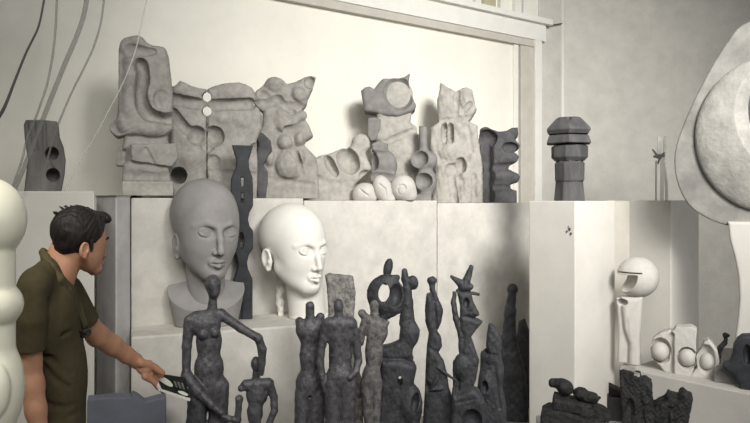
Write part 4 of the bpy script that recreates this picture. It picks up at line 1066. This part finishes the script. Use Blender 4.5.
# hand on the booklet: palm, thumb on top, four fingers under the pages
palm = U(3, cap(K(136, 113, 361.5), K(147, 117, 367), 7.2, 7.6), cap(K(140, 113, 366), K(149, 114, 374.5), 6.5, 5.6), ell(K(144, 110, 369), (9, 6, 7.5), 30))
thumb = chain([K(141, 106, 363, 4.6), K(149, 110, 364.5, 4.2), K(156, 113, 368.5, 3.6), K(162.5, 114, 373, 2.9)], 1.0)
fingers = [chain([K(149, 121, 369, 4.0), K(156, 131, 374.5, 3.6), K(162, 136, 380, 3.1), K(167, 134, 384.5, 2.7)], 0.6),
           chain([K(148.5, 115, 373, 4.0), K(155, 124, 379, 3.6), K(161, 128, 385, 3.1), K(166, 125, 389, 2.7)], 0.6),
           chain([K(147, 110, 376, 3.8), K(153, 116, 380, 3.4), K(158, 120, 387, 3.0), K(163, 118, 391, 2.5)], 0.6),
           chain([K(144.5, 106, 376.5, 3.4), K(150, 110, 379.5, 3.0), K(154.5, 112, 382.5, 2.6), K(158, 113, 387.5, 2.2)], 0.6)]
hand = U(1.6, palm, thumb, *fingers)
legs = U(6, *[chain([K(50 + dx, dy, 450, 22), K(56 + dx, dy, 540, 15), K(52 + dx, dy, 600, 12), K(48 + dx, dy, 672, 8)], 4) for dx, dy in ((-2, -24), (4, 28))])
body = U(7, U(5, U(3, head, neck), core, near_arm), legs)
body = U(2, U(4, body, far_arm), hand, near_hand)
solid('body', body, Y, M['skin'], man, None, 0.75, back=0)

# hair, brows, stubble
def hair_unit():
    MARGIN[0] = 0.08
    h = ell((0, 0.085, 0.655), (0.362, 0.458, 0.385))
    h = U(0.05, h, ell((0.02, -0.27, 0.905), (0.20, 0.17, 0.085)), ell((-0.10, -0.30, 0.86), (0.12, 0.12, 0.07)), ell((0, 0.30, 0.42), (0.22, 0.16, 0.15)))
    h = sub(h, ell((0, -0.46, 0.44), (0.52, 0.345, 0.40)), 0.03)
    for s in (1, -1):
        h = sub(h, ell((s * 0.37, 0.12, 0.36), (0.12, 0.105, 0.135)), 0.03)
        h = sub(h, ell((s * 0.34, -0.10, 0.28), (0.14, 0.14, 0.20)), 0.03)
        h = U(0.02, h, cap((s * 0.315, 0.005, 0.50), (s * 0.31, 0.0, 0.38), 0.035, 0.022))
    h = sub(h, box((0, 0.0, 0.10), (0.6, 0.7, 0.15), 0.02), 0.03)
    MARGIN[0] = 7.0
    def fn(x, y, z):   # locks
        return h.fn(x, y, z) + 0.006 * np.sin(60 * x + 25 * z + 8 * np.sin(9 * y)) * np.sin(22 * y + 12 * z)
    return S(fn, h.lo, h.hi)
hr = in_frame(hair_unit(), HC, HH, AX)
tufts = []
rnd = random.Random(3)
for i in range(16):
    a = K(56 + i * 2.6 + rnd.uniform(-2, 2), rnd.uniform(-6, 8), 210.5 - 4.0 * math.sin(i / 15 * math.pi) + (5 if i > 12 else 0) + (3 if i < 2 else 0))
    tufts.append(cap(a, (a[0] - rnd.uniform(1, 4), a[1] + rnd.uniform(-3, 3), a[2] - rnd.uniform(0.8, 2.2)), 1.3, 0.45))
solid('hair', U(0.8, hr, *tufts), Y, M['hair'], man, None, 0.6, back=0)
MARGIN[0] = 0.08
brow = U(0.01, *[chain([(s * 0.05, -0.40, 0.55, 0.018), (s * 0.13, -0.385, 0.578, 0.02), (s * 0.22, -0.29, 0.545, 0.016)], 0.01) for s in (1, -1)])
solid('eyebrows', in_frame(brow, HC, HH, AX), Y, M['hair'], man, None, 0.45, back=0)
bd = inter(grow(head_unit(jaw=0.16, ear_z=0.37, ear_y=0.13, face_w=0.285, nose=0.9, ears=False), 0.008), U(0.03, ell((0, -0.30, 0.07), (0.13, 0.15, 0.115)), ell((0, -0.37, 0.25), (0.10, 0.08, 0.025))))
MARGIN[0] = 7.0
solid('beard', in_frame(bd, HC, HH, AX), Y, M['beard'], man, None, 0.5, back=0)

# polo shirt
chest = U(12, ell(K(50, 4, 316), (31, 49, 52)), ell(K(60, 4, 378), (28.5, 41, 62)), ell(K(57, 4, 430), (29, 43, 40)))
yoke = U(8, cap(K(34, -42, 287), K(66, 46, 288), 15, 14), cap(K(52, -2, 268), K(37, -38, 282), 13, 14), cap(K(52, 8, 268), K(64, 40, 282), 12, 12))
sl_n = floor_at(chain([K(33, -47, 291, 16), K(31.5, -51, 320, 16), K(31, -51, 362, 15.5)], 3), K(31, -51, 350.5)[2])
a0 = np.array(K(70, 46, 292)); a1 = np.array(K(86.5, 64, 322)); dr = (a1 - a0) / np.linalg.norm(a1 - a0)
sl_f0 = cap(a0, a1 + dr * 20, 15.5, 15)
sl_f = S(lambda x, y, z: np.maximum(sl_f0.fn(x, y, z), (x - a1[0]) * dr[0] + (y - a1[1]) * dr[1] + (z - a1[2]) * dr[2]), sl_f0.lo, sl_f0.hi)
shirt = U(5, U(8, chest, yoke), sl_n); shirt = U(4, shirt, sl_f)
shirt = sub(shirt, cap(K(70, 2, 250), K(57, 2, 284), 18.5, 17.5), 2)
shirt = sub(shirt, cap(K(66, 2, 278), K(80, 8, 300), 8, 2.5), 2)
def FS(x, z, r):    # a crease on the near side of the belly
    return K(x, 4 - 41 * math.sqrt(max(0.02, 1 - ((x - 60) / 29.5) ** 2)) * (1 - max(0, (340 - z)) * 0.0012), z, r)
folds = [chain([FS(44, 352, 2.6), FS(52, 360, 2.6), FS(62, 369, 2.0), FS(72, 373, 1.2)], 1), chain([FS(43, 366, 2.2), FS(52, 376, 2.6), FS(62, 384, 1.8), FS(70, 387, 1.0)], 1), chain([FS(44, 402, 2.0), FS(54, 407, 2.4), FS(66, 408, 1.8), FS(74, 405, 1.0)], 1),
         chain([FS(50, 340, 1.6), FS(62, 334, 1.8), FS(76, 331, 1.2)], 1), chain([FS(55, 300, 1.8), FS(56, 316, 2.2), FS(54, 334, 2.0)], 1), chain([FS(68, 418, 1.2), FS(80, 412, 1.6)], 1),
         chain([K(47, -50, 300, 1.6), K(46, -53, 326, 2.4), K(44.5, -52, 352, 2.6)], 1)]
shirt = cutall(shirt, folds, 4)
shirt = floor_at(shirt, 452)
solid('polo_shirt', shirt, Y, M['shirt'], man, None, 0.8, back=0)
# collar flaps and the open placket
col_n = chain([K(42.5, 2, 252, 3.8), K(45.5, -14, 258, 4.8), K(52, -23, 269, 5.4), K(59, -26, 280, 5.4), K(65.5, -23, 289, 3.2)], 2)
col_f = chain([K(43, 6, 251, 3.4), K(50, 20, 256, 3.4), K(63, 24, 266, 3.4), K(71, 18, 282, 3), K(75, 10, 291, 2.4)], 2)
ck = U(1, col_n, col_f)
solid('collar', ck, Y, M['collar'], man, None, 0.6, back=0)

pk = U(1, chain([K(69, -20, 289, 2.4), K(75, -16, 303, 2.4), K(80, -9, 315, 2.2), K(84, -2, 326, 2)], 1), chain([K(74, 6, 290, 2.2), K(80, 6, 306, 2.2), K(86, 6, 324, 2)], 1))
solid('placket', pk, Y, M['collar'], man, None, 0.6, back=0)
# trousers and shoes (below the frame)
tr = U(7, ell(K(56, 4, 448), (29.5, 44, 28)), *[chain([K(52 + dx, dy, 462, 25), K(57 + dx, dy, 540, 19), K(53 + dx, dy, 600, 16.5), K(50 + dx, dy, 676, 14.5)], 4) for dx, dy in ((-2, -24), (4, 28))])
solid('trousers', tr, Y, M['trousers'], man, None, 1.3, back=0)
for dx, dy in ((-2, -24), (4, 28)):
    a = K(48 + dx, dy, 0)[0]
    sh_ = floor_at(U(4, ell((a - 4, dy, zb - 9), (15, 13, 14)), ell((a + 24, dy + 3, zb - 4), (26, 13, 12))), zb)
    solid('shoe', sh_, Y, M['shoe'], man, None, 1.2, back=0)

# booklet held in the far hand
def Kw(x, y, z): return local_to_world([K(x, y, z)], Y, PX, 0)[0]
A_, B_, D_ = Kw(152.5, 140, 372.5), Kw(184.5, 150, 377.5), Kw(160.5, 100, 389)
C_ = Kw(190.5, 110, 399.5)
def bk(u, v, h=0.0):
    p = A_ * (1 - u) * (1 - v) + B_ * u * (1 - v) + D_ * (1 - u) * v + C_ * u * v
    n = np.cross(D_ - A_, B_ - A_); n /= np.linalg.norm(n)
    if n[2] < 0: n = -n
    return p + n * h
def sheet(name, poly2, h0, h1, m, parent):
    bm = bmesh.new()
    lo = [bm.verts.new(bk(u, v, h0)) for u, v in poly2]; hi = [bm.verts.new(bk(u, v, h1)) for u, v in poly2]
    bm.faces.new(lo); bm.faces.new(hi); n = len(poly2)
    for i in range(n): bm.faces.new((lo[i], lo[(i + 1) % n], hi[(i + 1) % n], hi[i]))
    return bm_link(name, bm, m, parent)
bt = thing('booklet', 'black-and-white booklet in the man\'s outstretched hand', 'booklet', tuple(bk(0.5, 0.5, -0.009)))
rect = [(0, 0), (1, 0), (1, 1), (0, 1)]
sheet('pages', [(0.0, 0.0), (1, 0.0), (1, 1), (0, 1)], -0.009, -0.0008, M['paper'], bt)
cv = sheet('cover', [(0.035, 0.0), (1, 0.0), (1, 0.93), (0.035, 0.96)], -0.0008, 0.0006, M['cover'], bt)
sheet('spine', [(-0.035, 0.0), (0.035, 0.0), (0.035, 1.0), (-0.035, 1.0)], -0.0095, 0.0012, M['paper'], bt)
el = [(0.30 + 0.21 * math.cos(t) , 0.42 + 0.22 * math.sin(t) + 0.10 * math.cos(t)) for t in [i * math.pi / 10 for i in range(20)]]
sheet('picture', el, 0.0006, 0.0011, M['print_green'], cv)
el = [(0.78 + 0.17 * math.cos(t), 0.82 + 0.09 * math.sin(t)) for t in [i * math.pi / 8 for i in range(16)]]
sheet('picture', el, 0.0006, 0.0011, M['print_green'], cv)
for i in range(3):
    u = 0.58 + 0.12 * i
    sheet('print_line', [(u, 0.30), (u + 0.07, 0.29), (u + 0.08, 0.60), (u + 0.01, 0.62)], 0.0006, 0.0010, M['print_grey'], cv)

# sunglasses hooked in the shirt's open front
sg = thing('sunglasses', 'dark sunglasses hooked into the front of the man\'s shirt', 'sunglasses', tuple(Kw(82, -6, 332)))
def gtube(name, pts, r, m):
    bm = bmesh.new(); tube_into(bm, [Kw(*p) for p in pts], r, 6); return bm_link(name, bm, m, sg, None, True)
SGY = -14
ring1 = [(81 + 3.6 * math.cos(t), SGY + 2 + 5 * math.cos(t), 335 + 4.0 * math.sin(t)) for t in [i * math.pi / 8 for i in range(17)]]
ring2 = [(88 + 2.6 * math.cos(t), SGY + 16 + 5 * math.cos(t), 332 + 4.0 * math.sin(t)) for t in [i * math.pi / 8 for i in range(17)]]
gtube('rim', ring1, 0.0022, M['frame']); gtube('rim', ring2, 0.0022, M['frame'])
gtube('bridge', [(83.5, SGY + 6, 333), (86, SGY + 10, 331.5)], 0.002, M['frame'])
gtube('temple', [(77, SGY - 4, 331.5), (83, SGY + 2, 330.5), (90, SGY + 14, 329)], 0.0024, M['frame'])
gtube('temple', [(76, SGY - 5, 332.5), (80, SGY - 1, 331), (87, SGY + 10, 330)], 0.0020, M['frame'])
for nm, rg in (('lens', ring1), ('lens', ring2)):
    bm = bmesh.new(); pv = [np.array(Kw(*p)) for p in rg[:-1]]
    a = [bm.verts.new(p) for p in pv]; b = [bm.verts.new(p + np.array((0, 0.0015, 0))) for p in pv]
    bm.faces.new(a); bm.faces.new(b)
    for i in range(len(a)): bm.faces.new((a[i], a[(i + 1) % len(a)], b[(i + 1) % len(a)], b[i]))
    bm_link(nm, bm, M['lens'], sg)

# cream lobed sculpture at the left edge
Y = 1.72; zb = row(0, Y); px = -12
t = root('cream_sculpture', 'glossy cream sculpture of stacked rounded lobes at the left edge, before the man', 'sculpture', px, Y, 0.0)
def lobe(c, r): return ell(c, r)
L = [ell((-13, 0, 219), (41.5, 42, 42)), ell((-14, 0, 305), (39, 40, 27)), ell((-14, 0, 388), (40, 41, 58)), ell((-14, 0, 490), (41, 42, 62)), ell((-14, 0, 590), (38, 39, 56)), ell((-14, 0, 690), (42, 43, 66))]
sh = U(2.5, *L, cap((-14, 0, 230), (-14, 0, 760), 30.5, 30.5))
sh = U(3, sh, ell((-10, -34, 384), (20, 14, 29), 4))
solid('lobes', floor_at(sh, zb), Y, M['cream'], t, None, 1.0, back=0)
solid('foot', floor_at(lathe([(745, 44), (752, 52), (900, 54)], (-14, 0)), zb), Y, M['cream'], t, None, 1.5, back=0)
